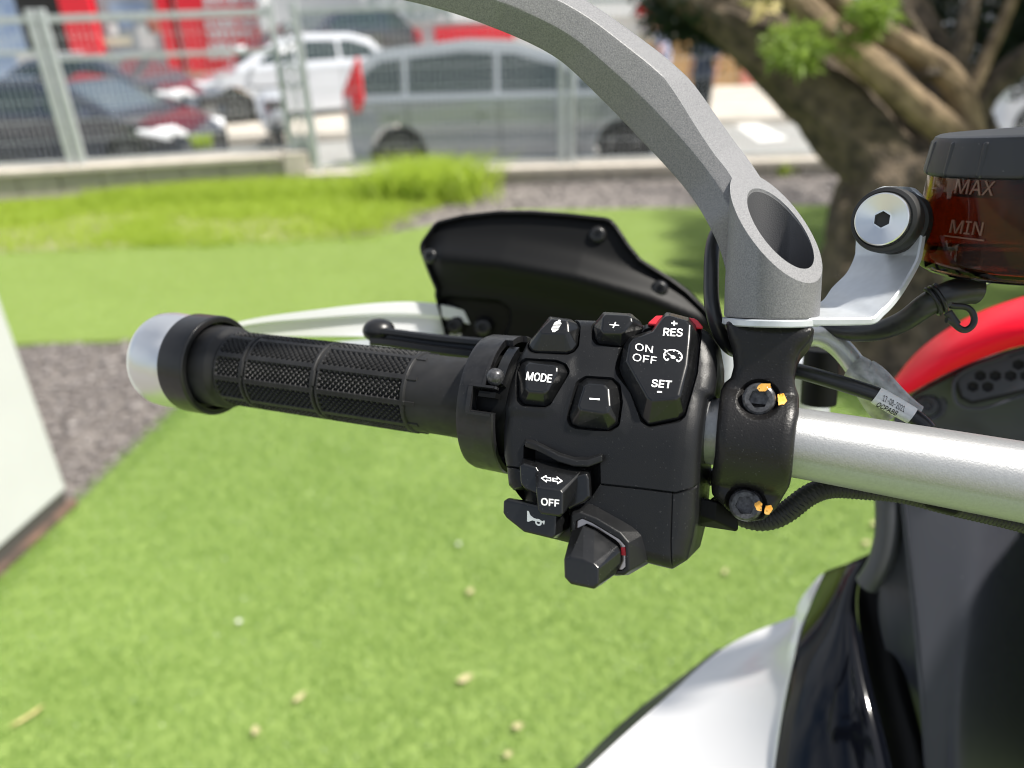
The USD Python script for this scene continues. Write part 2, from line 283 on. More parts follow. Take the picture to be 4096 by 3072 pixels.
def hfield(poly, H, r=0.003, back=-0.01, res=0.0006, wells=(), corner=0.0):
    P = rounded(poly, corner); ext = ring_pts(P, res*1.1)[0]
    keep = [ext]
    for k in (.03, .12, .3, .6, 1.0): keep += ring_pts(P.buffer(-k*r), res*1.3)
    for wp, dep, w in wells:
        for s in (-w, 0, w): keep += [x[shapely.contains_xy(P, x[:, 0], x[:, 1])] for x in ring_pts(wp.buffer(s), res*.9)]
    keep = np.vstack(keep); x0, y0, x1, y1 = P.bounds
    gx, gy = np.meshgrid(np.arange(x0, x1, res), np.arange(y0, y1, res)); gr = np.c_[gx.ravel(), gy.ravel()]
    gr = gr[shapely.contains_xy(P.buffer(-r*.9), gr[:, 0], gr[:, 1])]
    gr = gr[cKDTree(keep).query(gr)[0] > res*.55]
    pts = np.vstack([keep, gr]); tri = Delaunay(pts).simplices; c = pts[tri].mean(1)
    tri = tri[shapely.contains_xy(P.buffer(1e-7), c[:, 0], c[:, 1])]
    a = pts[tri]; ar = (a[:, 1, 0]-a[:, 0, 0])*(a[:, 2, 1]-a[:, 0, 1]) - (a[:, 1, 1]-a[:, 0, 1])*(a[:, 2, 0]-a[:, 0, 0])
    tri[ar < 0] = tri[ar < 0][:, ::-1]; tri = tri[np.abs(ar) > 1e-14]
    g = shapely.points(pts); d = shapely.distance(P.exterior, g); d[:len(ext)] = 0
    z = H(pts[:, 0], pts[:, 1]); q = np.clip(d, 0, r); z = z - (r - np.sqrt(np.maximum(r*r - (r - q)**2, 0)))
    for wp, dep, w in wells:
        sd = shapely.distance(wp.exterior, g)*np.where(shapely.contains_xy(wp, pts[:, 0], pts[:, 1]), 1, -1)
        s = np.clip((sd + w)/(2*w), 0, 1); z = z - dep*s*s*(3 - 2*s)
    n = len(pts); e = np.arange(len(ext)); v = np.vstack([np.c_[pts, z], np.c_[ext, np.full(len(ext), back)]])
    k = (e + 1) % len(ext); side = np.vstack([np.c_[e, n + e, n + k], np.c_[e, n + k, k]])
    if not Polygon(ext).exterior.is_ccw: side = side[:, ::-1]
    m = trimesh.Trimesh(v, np.vstack([tri, side]), process=False)
    return m
def patch(grid, thick=0.002, nu=36, nv=36, flip=False):
    """A shell through a grid of (u, v, depth) points measured on the photograph."""
    G = np.array(grid, float); a, b = np.linspace(0, 1, G.shape[0]), np.linspace(0, 1, G.shape[1])
    s, t = np.linspace(0, 1, nu), np.linspace(0, 1, nv)
    q = np.stack([RectBivariateSpline(a, b, G[..., k], kx=min(3, len(a)-1), ky=min(3, len(b)-1))(s, t) for k in range(3)], -1)
    P = EYE + q[..., 2:]*(FW + (q[..., :1] - 2048)/FPX*RT - (q[..., 1:2] - 1536)/FPX*UP)
    N = np.cross(np.gradient(P, axis=0), np.gradient(P, axis=1)); N /= np.linalg.norm(N, axis=-1, keepdims=True) + 1e-12
    if ((P - EYE)*N).sum() > 0: N = -N
    B = P - N*thick
    i, j = np.meshgrid(np.arange(nu-1), np.arange(nv-1), indexing='ij'); o = lambda i, j: i*nv + j
    f = np.stack([o(i, j), o(i+1, j), o(i+1, j+1), o(i, j+1)], -1).reshape(-1, 4); f = np.vstack([f[:, [0, 1, 2]], f[:, [0, 2, 3]]])
    n = nu*nv; per = np.r_[o(np.arange(nu-1), 0), o(nu-1, np.arange(nv-1)), o(np.arange(nu-1, 0, -1), nv-1), o(0, np.arange(nv-1, 0, -1))]
    k = np.roll(per, -1); side = np.vstack([np.c_[per, k, n + k], np.c_[per, n + k, n + per]])
    m = trimesh.Trimesh(np.vstack([P.reshape(-1, 3), B.reshape(-1, 3)]), np.vstack([f, f[:, ::-1] + n, side]), process=False)
    t0 = m.triangles[0]; nn = np.cross(t0[1]-t0[0], t0[2]-t0[0])
    if nn @ (EYE - t0[0]) < 0: m.invert()
    return m
def blades(n, area, h, w, seed, lean=0.5, ydens=None):
    """Grass blades as single bent triangles pairs over area(n) -> xy."""
    r = np.random.default_rng(seed); xy = area(n, r); n = len(xy)
    an = r.uniform(0, 2*np.pi, n); hh = h*r.uniform(.55, 1.2, n); ww = w*r.uniform(.7, 1.2, n)
    la = r.uniform(0, 2*np.pi, n) if ydens is None else r.normal(ydens, .6, n); le = hh*lean*r.uniform(.2, 1, n)
    z0 = np.zeros(n); d = np.c_[np.cos(an), np.sin(an), z0]*ww[:, None]/2; l = np.c_[np.cos(la), np.sin(la), z0]*le[:, None]
    b = np.c_[xy, z0] if xy.shape[1] == 2 else xy
    up = np.c_[z0, z0, hh]
    v = np.stack([b - d, b + d, b + l*.35 + up*.6 + d*.75, b + l*.35 + up*.6 - d*.75, b + l + up*.97], 1).reshape(-1, 3)
    k = np.arange(n)[:, None]*5
    return trimesh.Trimesh(v, np.vstack([k + [0, 1, 2], k + [0, 2, 3], k + [3, 2, 4]]), process=False)
def instancer(name, protos, pos, rot, scale, idx, parent=None, **kw):
    p = path_of(parent, name); pi = UsdGeom.PointInstancer.Define(stage, p); rel = pi.CreatePrototypesRel()
    for k, (m, mat, sm) in enumerate(protos):
        q = obj(f'piece', m, mat, pi.GetPrim(), smooth=sm); rel.AddTarget(q.GetPath())
    pi.CreatePositionsAttr(Vt.Vec3fArray.FromNumpy(np.asarray(pos, np.float32)))
    qs = [Gf.Quath(Gf.Rotation(Gf.Vec3d(*a), float(d)).GetQuat()) for a, d in rot]; pi.CreateOrientationsAttr(Vt.QuathArray(qs))
    pi.CreateScalesAttr(Vt.Vec3fArray.FromNumpy(np.asarray(scale, np.float32))); pi.CreateProtoIndicesAttr(Vt.IntArray([int(i) for i in idx]))
    return keys(pi.GetPrim(), kind='stuff', **kw)

# ================================================================== THE SETTING
ROADZ = -0.27
turf_poly = Polygon([(-9, 5.95), (-1.2, 6.2), (0.1, 7.0), (3.6, 6.7), (9, 6.6), (9, -4), (-1.75, -4), (-1.73, 1.9), (-1.50, 4.05), (-9, 4.05)])
tree_pit = Point(1.95, 3.62).buffer(0.62)
turf_poly = turf_poly.difference(tree_pit)
def slab(poly, z0, z1):
    m = cat(*[trimesh.creation.extrude_polygon(p, z1 - z0, engine='earcut') for p in getattr(poly, 'geoms', [poly])]); m.apply_translation((0, 0, z0)); return m
obj('turf', slab(turf_poly, -0.03, 0.0), 'turf_backing', smooth=False, kind='structure')
obj('gravel_ground', slab(sbox(-14, -6, 14, 9.9), -0.40, -0.022), 'gravel_fines', smooth=False, kind='structure')
obj('soil_strip', slab(Polygon([(-9, 5.98), (-1.6, 6.23), (-1.2, 7.02), (-.9, 8.2), (-1.2, 9.1), (-9, 8.9)]), -0.02, -0.008), 'soil', smooth=False, kind='structure')
def sheet(x0, x1, yz):
    v, f = [], []
    for k, (y, z) in enumerate(yz):
        v += [(x0, y, z), (x1, y, z)]
        if k: a = 2*k; f += [(a-2, a-1, a+1), (a-2, a+1, a)]
    return trimesh.Trimesh(v, f, process=False)
RX = lambda x: ROADZ + .022*min(0, x + 1.5)
obj('road', trimesh.Trimesh([(x, y, RX(x)) for x in (-40, -1.5, 60) for y in (9.2, 14.6)], [(0, 2, 3), (0, 3, 1), (2, 4, 5), (2, 5, 3)], process=False), 'asphalt', smooth=False, kind='structure')
obj('pavement', cat(sheet(-60, 60, [(14.6, ROADZ - .02), (14.62, ROADZ + .12), (16.4, -0.12), (18.0, -.06), (30, .0), (400, .0)])), 'pavement', smooth=False, kind='structure')
q0 = ground(1600, 300, ROADZ)
mk = Polygon([ground(*p, ROADZ)[:2] for p in ((1560, 250), (1600, 248), (1700, 300), (1640, 306))])
obj('road_marking', slab(mk, ROADZ + .001, ROADZ + .005), 'road_paint', smooth=False, kind='structure')
obj('land', sheet(-400, 400, [(-400, -.45), (9.1, -.45), (400, -.45)]), 'soil', smooth=False, kind='structure')

# turf blades: tiles of short fibres
tile = blades(5200, lambda n, r: r.uniform(-.2, .2, (n, 2)), 0.011, 0.0019, 3, 2.2, math.pi/2)
tile.apply_translation((0, 0, -.001))
inn = turf_poly.buffer(-.285); inn2_ = turf_poly.buffer(-.045); tx, tsub = [], []
for x in np.arange(-8.8, 5.6, .4):
    for y in np.arange(0.6, 7.4, .4):
        if abs(x) > .95*y + 1.2: continue
        if inn.contains(Point(x, y)): tx.append((x, y))
        elif turf_poly.intersects(sbox(x - .2, y - .2, x + .2, y + .2)):
            tsub += [(x + i*.1 - .15, y + j*.1 - .15) for i in range(4) for j in range(4) if inn2_.contains(Point(x + i*.1 - .15, y + j*.1 - .15))]
sub = blades(330, lambda n, r: r.uniform(-.05, .05, (n, 2)), 0.011, 0.0019, 5, 2.2, math.pi/2); sub.apply_translation((0, 0, -.001))
ed = []
for d in ring_pts(turf_poly.buffer(-.02), .1):                     # the cut edge of the carpet is ragged with fibres
    ed += [tuple(p) for p in d if p[1] > .6]
edt = blades(330, lambda n, r: r.normal(0, .035, (n, 2)).clip(-.06, .06), 0.011, 0.0019, 4, 2.2, math.pi/2)
pos = np.array([(*p, 0) for p in tx] + [(*p, 0) for p in ed] + [(*p, 0) for p in tsub])
tiles = [tile] + [blades(5200, lambda n, r: r.uniform(-.2, .2, (n, 2)), 0.011, 0.0019, 50 + k, 2.2, math.pi/2) for k in range(3)]
for nm, mt, far, lab in (('artificial_grass', 'turf_blades', False, 'short green artificial grass fibres of the near lawn'), ('artificial_grass', 'turf_blades_lit', True, 'artificial grass beyond the gravel patch, coloured lighter to stand for brighter light')):
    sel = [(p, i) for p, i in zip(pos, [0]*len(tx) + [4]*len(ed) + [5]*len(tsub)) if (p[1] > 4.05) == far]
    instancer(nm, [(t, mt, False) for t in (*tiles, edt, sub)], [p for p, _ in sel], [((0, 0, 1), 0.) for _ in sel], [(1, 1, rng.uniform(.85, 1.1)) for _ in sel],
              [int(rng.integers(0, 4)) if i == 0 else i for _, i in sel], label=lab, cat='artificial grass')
# gravel stones
st = []
for k in range(5):
    s = trimesh.creation.icosphere(1); s.vertices *= (0.6 + .8*meshkit.noise(s.vertices*1.3 + k*7.1)[:, None])*np.array([1, .8, .6]); st.append((s, 'stones', 40))
P = []
while len(P) < 5200:
    x, y = rng.uniform(-5, -1.3), rng.uniform(.7, 4.05)
    if not turf_poly.contains(Point(x, y)) and abs(x) < .85*y + .9: P.append((x, y))
while len(P) < 8600:
    x, y = rng.uniform(-1.7, 5.5), rng.uniform(6.3, 9.0)
    if not turf_poly.contains(Point(x, y)): P.append((x, y))
while len(P) < 9200:
    x, y = rng.normal(1.95, .45), rng.normal(3.62, .45)
    if tree_pit.contains(Point(x, y)): P.append((x, y))
sc = np.clip(rng.lognormal(-4.45, .5, len(P)), .004, .034); sc = np.where(rng.uniform(0, 1, len(P)) < .10, rng.uniform(.018, .034, len(P)), sc)
instancer('gravel_stones', st, [(x, y, -.02 + s*.2) for (x, y), s in zip(P, sc)], [((0, 0, 1), rng.uniform(0, 360)) for _ in P], [(s, s, s) for s in sc], rng.integers(0, 5, len(P)),
          label='loose grey and brown gravel stones beside the artificial lawn', cat='gravel')
# weeds
def weed_area(n, r):
    x = r.uniform(-7.5, -.55, n); y = 5.9 + r.beta(1.1, 1.0, n)*2.8
    f = meshkit.fbm(np.c_[x*1.5, y*2.2, np.zeros(n)], 4, 5); edge = meshkit.noise(np.c_[x*4, y*4, np.zeros(n) + 3])
    p = np.clip((f - .40 - .05*(y < 6.5) + .20*(y > 7.6))*3.0, .22, .8)
    ok = (r.uniform(0, 1, n) < p*np.clip((-.75 - x + (y - 7.2)*.25)*2.5 + .5*edge, 0, 1)) & (y > 5.97 + .16*edge)
    return np.c_[x, y][ok]
wm = blades(120000, weed_area, 0.085, 0.008, 11, 1.3)
wm2 = blades(14000, lambda n, r: (lambda q: q[(q[:, 1] > 7.6) & (q[:, 0] > -4.5) & (q[:, 0] < -.8)])(np.c_[r.normal(-2.9, 1.1, n), r.normal(8.2, .3, n)]), 0.17, 0.010, 12, 0.9)
obj('wild_grass', cat(wm, wm2), 'weed_blades', smooth=False, kind='stuff', label='sunlit yellow-green weeds growing along the block wall', cat='weeds')
gc = ground(925, 425, 0)
cl = blades(2600, lambda n, r: r.normal(0, .17, (n, 2)), 0.40, 0.013, 13, 1.0); cl.vertices[:, 0] *= 1.5
o = thing('grass_clump', 'tall bright green grass clump in front of the grey people carrier', 'grass clump', (gc[0], gc[1], -.01))
obj('blades', cl, 'weed_blades', o, smooth=False)
for (x, y, lab) in ((1690, 375, 'low green weed by the right wall beside the tree trunk'), (445, 300, 'small yellowish weed on the wall by the navy car')):
    gp = ground(x, y, 0) if x > 1000 else None
    if gp is None:
        p = vat(440, 318, 9.3); gp = p
    c2 = blades(260, lambda n, r: r.normal(0, .05, (n, 2)), 0.16, 0.012, 14, 1.0)
    o = thing('weed', lab, 'weed', gp); obj('blades', c2, 'weed_blades', o, smooth=False)
# dry leaves on the lawn
def leaf_mesh(L, W, bend, seed):
    t = np.linspace(-1, 1, 11); w = W*(1 - np.abs(t)**1.7)**.8; r = np.random.default_rng(seed)
    top = np.stack([np.c_[t*L, -w, .004 + bend*t*t + .25*w], np.c_[t*L, 0*w, .003 + bend*t*t], np.c_[t*L, w, .004 + bend*t*t + .25*w]], 1)
    top = top + r.normal(0, .0006, top.shape); bot = top - [0, 0, .0009]
    v = np.vstack([top.reshape(-1, 3), bot.reshape(-1, 3)]); f = []
    for i in range(10):
        for j in range(2):
            a = i*3 + j; f += [(a, a+3, a+4), (a, a+4, a+1), (33+a, 33+a+4, 33+a+3), (33+a, 33+a+1, 33+a+4)]
    return trimesh.Trimesh(v, f, process=False)
for k, (u, v, L, W, mt, nm, lab) in enumerate([
        (1861, 2720, .022, .013, 'dry_leaf', 'fallen_leaf', 'largest pale dry leaf lying on the lawn below the switch housing'),
        (1199, 2794, .020, .009, 'dry_leaf', 'fallen_leaf', 'slender tan dry leaf on the lawn, tilted up to the right'),
        (1025, 2927, .014, .010, 'dry_leaf', 'fallen_leaf', 'small pale dry leaf lowest on the lawn, left of the slender one'),
        (2072, 2910, .014, .010, 'dry_leaf', 'fallen_leaf', 'small round dry leaf on the lawn below the largest leaf'),
        (2034, 3021, .012, .008, 'dry_leaf', 'fallen_leaf', 'dry leaf at the bottom of the photo near the white fairing'),
        (1882, 2370, .013, .011, 'dry_leaf', 'fallen_leaf', 'faint dry leaf on the lawn just below the horn switch'),
        (3500, 2100, .016, .011, 'dry_leaf', 'fallen_leaf', 'pale leaf on the lawn against the dark fairing, upper of two'),
        (3465, 2175, .014, .010, 'dry_leaf', 'fallen_leaf', 'pale leaf on the lawn against the dark fairing, lower of two'),
        (2900, 2290, .015, .007, 'dry_leaf', 'fallen_leaf', 'thin brown leaf on the lawn right of the passing light lever'),
        (114, 2870, .040, .006, 'straw', 'straw_piece', 'yellow straw piece on the lawn at the lower left'),
        (958, 2490, .009, .009, 'petal', 'white_petal', 'white petal on the lawn left of the largest dry leaf'),
        (1835, 2180, .008, .008, 'petal', 'white_petal', 'white petal on the lawn left of the horn switch')]):
    p = ground(u/VS, v/VS, .012)
    o = thing(nm, lab, nm.split('_')[-1] if 'petal' in nm or 'leaf' in nm else 'straw', p, rotz=[.5, .9, 1.9, .3, .4, 1.2, .6, .2, 1.0, .9, .1, .7][k])
    obj('blade', leaf_mesh(L*1.05, W*.95, .005, k), mt, o, smooth=60)

# white block on a rusty base at the left
b0 = ground(160, 1092, 0.0); bx, by = b0[0], b0[1]
o = thing('display_block', 'tall white painted block on a rusty steel base at the lawn edge', 'display block', (bx, by, 0), -0.12)
obj('body', bbox(-.9, 0, -1.6, 0, .075, 1.5, .018), 'white_panel', o)
obj('plinth', bbox(-.88, -.012, -1.58, -.012,   .022, .077, .004), 'dark_plinth', o)
obj('base_plate', bbox(-.9, .012, -1.61, .012, -.03, .024, .006), 'rusty_steel', o)

# ------------------------------------------------------------------ garden walls with coping and blocks
def wall(label, p0, p1, ztop, pier_end=False):
    p0, p1 = np.array(p0), np.array(p1); L = np.linalg.norm(p1 - p0); an = math.atan2(*(p1 - p0)[::-1])
    o = thing('garden_wall', label, 'garden wall', (*p0, 0), an)
    obj('core', box(.01, L - .01, .06, .24, -.5, ztop - .07), 'wall_block', o, smooth=False)
    x = 0.0
    while x < L - .05:
        w = min(.42, L - x)
        obj('block', bbox(x + .006, x + w - .006, .02, .28, -.1, ztop - .065, .008), 'wall_block', o); x += w
    x = 0.0
    while x < L - .05:
        w = min(1.0, L - x); obj('coping', bbox(x + .003, x + w - .003, -.02, .38, ztop - .06, ztop, .012), 'coping_stone', o); x += w
    if pier_end: obj('pier', bbox(L, L + .26, -.05, .40, -.3, ztop + .02, .012), 'coping_stone', o)
    return o
ZT = 0.36
wl0, wl1 = ground(-260, 386, ZT), ground(612, 334, ZT)
wall('low block wall under the left mesh fence, ending in a pier', wl0[:2], wl1[:2], ZT, True)
ZR = 0.16
wr0, wr1 = ground(660, 376, ZR), ground(2500, 322, ZR)
wall('low kerb-like wall in front of the grey people carrier', wr0[:2], wr1[:2], ZR)

# ------------------------------------------------------------------ mesh fences
def fence(label, p0, p1, z0, z1, posts, rails, step=.058):
    p0, p1 = np.array(p0), np.array(p1); L = np.linalg.norm(p1 - p0); an = math.atan2(*(p1 - p0)[::-1])
    o = thing('mesh_fence', label, 'fence', (*p0, z0), an)
    h = z1 - z0
    for x, w in posts:
        obj('post', bbox(x - w/2, x + w/2, -.04, .03, -.12, h + .07, .012), 'galvanised', o)
    for zz, t in rails: obj('rail', bbox(0, L, -.012, .012, zz*h - t/2, zz*h + t/2, .004), 'galvanised', o)
    w = [cyl((x, 0, 0.01), (x, 0, h), .0024, 6) for x in np.arange(.03, L, step)]
    obj('wire_mesh', cat(*w, *[cyl((0, .005, z), (L, .005, z), .0032, 6) for z in np.arange(.05, h, .2)]), 'galvanised', o, smooth=60, kind='stuff')
    return o
def on_wall(x, a, b): r = ray(x*VS, 340*VS); n = np.array([b[1]-a[1], a[0]-b[0]]); t = (n @ (a[:2] - EYE[:2]))/(n @ r[:2]); return EYE[:2] + t*r[:2]
wd = (wl1 - wl0)[:2]/np.linalg.norm((wl1 - wl0)[:2]); wn = np.array([-wd[1], wd[0]])*.17
A0, A1, A2, A3 = wl0[:2] + wn, on_wall(152, wl0, wl1) + wn, on_wall(152, wl0, wl1) + wn, on_wall(636, wl0, wl1) + wn
la, lb = np.linalg.norm(A1 - A0), np.linalg.norm(A3 - A2)
fence('left end panel of galvanised mesh fence above the navy car roof', A0, A1, ZT, 1.80, [(la - .06, .075)], [(.985, .06), (.78, .045), (.03, .03)])
fence('mesh fence panel over the navy car, between two thick posts', A2, A3, ZT, 1.80, [(.05, .085), (lb - .03, .07)], [(.985, .07), (.73, .05), (.03, .03)])
wd2 = (wr1 - wr0)[:2]/np.linalg.norm((wr1 - wr0)[:2]); wn2 = np.array([-wd2[1], wd2[0]])*.17
B0, B1, B2 = on_wall(664, wr0, wr1) + wn2, on_wall(1225, wr0, wr1) + wn2, on_wall(2400, wr0, wr1) + wn2
l1, l2 = np.linalg.norm(B1 - B0), np.linalg.norm(B2 - B1)
fence('wide mesh fence panel in front of the grey people carrier', B0, B1, ZR, 1.80, [(.04, .08), (l1 - .05, .06)], [(.985, .05), (.03, .03)])
fence('mesh fence panel behind the tree trunk and navy-shirted person', B1, B2, ZR, 1.80, [(.06, .06), (l2 - .05, .06)], [(.985, .05), (.03, .03)])
# latch where two fences meet
lp = (A3 + B0)/2
o = thing('fence_latch', 'scrolled galvanised latch between two fence posts by the pier', 'latch', (*lp, .1))
for k, (zz, r) in enumerate(((.30, .09), (.52, .11), (1.05, .10))):
    th = np.linspace(0, 2*np.pi, 17); obj('scroll', tube([(r*math.cos(t)*.9, .0, zz + r*1.2*math.sin(t)) for t in th], .016, 40, 8), 'galvanised', o)
obj('plate', bbox(-.10, .12, -.02, .02, .12, .38, .01), 'galvanised', o); obj('bar', bbox(-.015, .02, -.02, .02, .0, 1.55, .005), 'galvanised', o)

# ------------------------------------------------------------------ parked cars
def car(name, label, category, loc, rotz, paint, L, W, Hh, wb, fo, belt, roof, nose, clear=.2, wr=.32, tail_h=.95, group='cars parked along the road', lamp_z=.68, boot=None, rear_lamp='low'):
    """x forward, rear axle at 0. roof: side outline (x, z) of the glasshouse; nose: side outline of the body's top from rear to front."""
    o = thing(name, label, category, loc, rotz, group); hw = W/2; xr = -(L - wb - fo); xf = wb + fo
    side = Polygon([(xr + .06, clear), (xr, .45), *nose, (xf, .42), (xf - .08, clear)])
    side = rounded(side, .05)
    for x in (0, wb): side = side.difference(Point(x, wr).buffer(wr*1.17, 32))
    s = trimesh.creation.extrude_polygon(side.simplify(.004), W, engine='earcut'); s.apply_transform(np.array([[1, 0, 0, 0], [0, 0, -1, hw], [0, 1, 0, 0], [0, 0, 0, 1.]]))
    plan = rounded(Polygon([(xr, -hw*.84), (xr, hw*.84), (xr + .4, hw), (xf - .75, hw), (xf - .15, hw*.78), (xf, hw*.4), (xf, -hw*.4), (xf - .15, -hw*.78), (xf - .75, -hw), (xr + .4, -hw)]), .08)
    pl = trimesh.creation.extrude_polygon(plan, 3, engine='earcut')
    body = mf(s) ^ mf(pl)
    rx = [p[0] for p in roof]; zb = min(p[1] for p in roof); zt = max(p[1] for p in roof)
    yw = lambda z: hw*(.955 - .235*(z - zb)/(zt - zb))
    cab = hull([(x, sg*(yw(z) - .05), z - .0) for x, z in roof for sg in (-1, 1)] + [(x, sg*(yw(zb) - .05), zb - .1) for x in (min(rx), max(rx)) for sg in (-1, 1)], .05, 2)
    obj('body', tm(body + mf(cab)), paint, o, smooth=32)
    for x in (0, wb):
        for sg in (-1, 1):
            y0 = sg*(hw - .20); y1 = sg*(hw - .02)
            wh = obj('wheel', lathe_axis([(0, wr*.6), (0, wr*.94), (.02, wr), (.16, wr), (.18, wr*.94), (.18, wr*.62)], (x, y0, wr), (0, sg, 0), 40), 'tyre', o)
            obj('rim', cat(lathe_axis([(.0, wr*.64), (.02, wr*.64), (.02, wr*.56), (-.03, wr*.5), (-.03, .0)], (x, y1 - sg*.02, wr), (0, sg, 0), 40), *[bbox(-.025, .025, -.02, .02, .02, wr*.58, .006).apply_transform(trimesh.transformations.rotation_matrix(k*2*np.pi/5, (0, 1, 0))).apply_translation((x, y1 - sg*.02, wr)) for k in range(5)]), 'alloy', wh)
    # glass: side windows follow the glasshouse, split by pillars
    gp = rounded(Polygon(roof).buffer(-.085), .03); x0, x1 = gp.bounds[0], gp.bounds[2]
    cuts = [x0 - .1, *belt, x1 + .1]
    for a, b in zip(cuts[:-1], cuts[1:]):
        w = gp.intersection(sbox(a + .035, zb + .03, b - .035, zt - .05))
        for w in getattr(w, 'geoms', [w]):
            if w.area < .01: continue
            g0 = trimesh.creation.extrude_polygon(rounded(w.simplify(.004), .02), 1.0, engine='earcut')
            for sg in (-1, 1):
                g2 = g0.copy(); v = g2.vertices.copy(); zz = v[:, 1]; off = np.where(v[:, 2] > .5, .006, -.03)
                g2.vertices = np.c_[v[:, 0], sg*(yw(zz) + off), zz]
                if sg < 0: g2.invert()
                g2.fix_normals(); obj('side_window', g2, 'car_glass', o, smooth=20)
    fr = sorted(roof, key=lambda p: p[1]); lowf = max((p for p in roof if p[1] < zb + .12), key=lambda p: p[0]); topf = max((p for p in roof if p[1] > zt - .12), key=lambda p: p[0])
    lowr = min((p for p in roof if p[1] < zb + .12), key=lambda p: p[0]); topr = min((p for p in roof if p[1] > zt - .12), key=lambda p: p[0])
    for nm, lo, hi, sgn in (('windscreen', lowf, topf, 1), ('rear_window', lowr, topr, -1)):
        d = np.array(hi) - np.array(lo); n = np.array([d[1], -d[0]])*sgn; n /= np.linalg.norm(n)
        if n[0]*sgn < 0: n = -n
        q = []
        for t in (.08, .9):
            c = np.array(lo) + d*t
            for sg in (-1, 1):
                for k in (-.03, .054 + .004): q.append((c[0] + n[0]*k, sg*(yw(c[1]) - .11), c[1] + n[1]*k))
        obj(nm, hull(q, 0), 'screen_glass', o, smooth=20)
    for sg in (-1, 1):
        obj('headlight', hull([(xf - .62, sg*hw*.965, lamp_z + .06), (xf - .30, sg*hw*.84, lamp_z - .04), (xf - .18, sg*hw*.74, lamp_z - .07), (xf - .10, sg*hw*.55, lamp_z - .02), (xf - .25, sg*hw*.6, lamp_z + .08), (xf - .16, sg*hw*.72, lamp_z + .05)], .03), 'head_lamp', o)
        if rear_lamp == 'tall':
            obj('tail_light', hull([(xr + .02, sg*hw*.84, .85), (xr + .04, sg*hw*.86, 1.10), (xr + .24, sg*hw*.80, 1.50), (xr + .28, sg*hw*.95, 1.04), (xr + .22, sg*hw*.965, .90)], .03), 'tail_lamp', o)
        else:
            obj('tail_light', hull([(xr + .0, sg*hw*.7, tail_h - .1), (xr + .0, sg*hw*.7, tail_h + .02), (xr + .2, sg*hw*.9, tail_h - .08), (xr + .22, sg*hw*.92, tail_h + .02)], .03), 'tail_lamp', o)
        obj('mirror', hull([(lowf[0] - .35, sg*(hw + .05), zb + .10), (lowf[0] - .35, sg*(hw + .16), zb + .12), (lowf[0] - .27, sg*(hw + .05), zb + .02), (lowf[0] - .30, sg*(hw + .15), zb + .03), (lowf[0] - .3, sg*(hw - .08), zb + .04)], .03), paint, o)
        for dx in belt: obj('door_gap', box(dx + .015, dx + .027, min(sg*hw, sg*(hw + .003)), max(sg*hw, sg*(hw + .003)), clear + .1, zb - .02), 'car_trim', o, smooth=False)
        for dx in belt: obj('door_handle', bbox(dx - .25, dx - .07, sg*hw - .012, sg*hw + .018, zb - .12, zb - .09, .006), paint, o)
    obj('grille', bbox(xf - .06, xf + .012, -hw*.5, hw*.5, .42, .60, .01), 'car_trim', o)
    obj('sill', bbox(.42, wb - .42, -hw + .02, hw - .02, clear - .03, clear + .05, .01), 'car_trim', o)
    return o
# grey people carrier just beyond the wall
g1 = ground(870, 384, ROADZ); g2 = ground(1345, 372, ROADZ)
an = math.atan2(g2[1] - g1[1], g2[0] - g1[0]); wbm = float(np.hypot(*(g2 - g1)[:2]))
ct = np.array([-math.sin(an), math.cos(an)])*.80
car('people_carrier', 'grey people carrier with tall red tail light behind the right fence', 'car', (g1[0] + ct[0], g1[1] + ct[1], ROADZ), an, 'car_grey', wbm + 1.65, 1.84, 1.66, wbm, .95,
    [.15, 1.35, 2.35], [(-.62, 1.0), (-.44, 1.40), (-.20, 1.55), (.9, 1.64), (1.6, 1.59), (2.15, 1.44), (3.15, .98)], [(-.70, .98), (.2, 1.0), (2.9, 1.0), (3.45, .88), (3.88, .66)], wr=.33, rear_lamp='tall')
# navy hatchback at the left, nose towards us
g1 = ground(330, 372, ROADZ)
car('hatchback', 'dark navy hatchback with bright headlights behind the left fence', 'car', (g1[0] - 2.6, g1[1] + 1.2, ROADZ - .13), -.20, 'car_navy', 4.25, 1.79, 1.46, 2.6, .88,
    [.35, 1.25], [(-.55, .95), (-.30, 1.32), (.1, 1.42), (1.1, 1.43), (1.55, 1.36), (2.45, .93)], [(-.74, .92), (.2, .95), (2.35, .95), (2.95, .82), (3.42, .62)])
# slate saloon behind it
g1 = ground(300, 262, -.1)
car('saloon', 'slate blue saloon parked beyond the navy hatchback', 'car', (g1[0] - 1.2, g1[1] - .6, -.13), -.25, 'car_slate', 4.5, 1.8, 1.42, 2.7, .9,
    [.5, 1.35], [(-.65, .95), (-.05, 1.30), (.5, 1.40), (1.2, 1.40), (1.6, 1.33), (2.5, .93)], [(-.88, .94), (.2, .95), (2.4, .94), (3.0, .84), (3.5, .66)])
# white crossover across the road, facing left
g1 = ground(548, 249, -.06); g2 = ground(745, 232, -.06)
car('crossover', 'white crossover facing left in front of the shop', 'car', (g2[0] + .3, g2[1] - .1, -.16), math.pi + .42, 'car_white', 4.6, 1.86, 1.66, 2.75, .95,
    [.45, 1.35], [(-.62, 1.12), (-.25, 1.50), (.15, 1.62), (1.1, 1.64), (1.65, 1.56), (2.6, 1.05)], [(-.78, 1.0), (.2, 1.05), (2.5, 1.04), (3.1, .95), (3.6, .74)], wr=.35, lamp_z=.78)
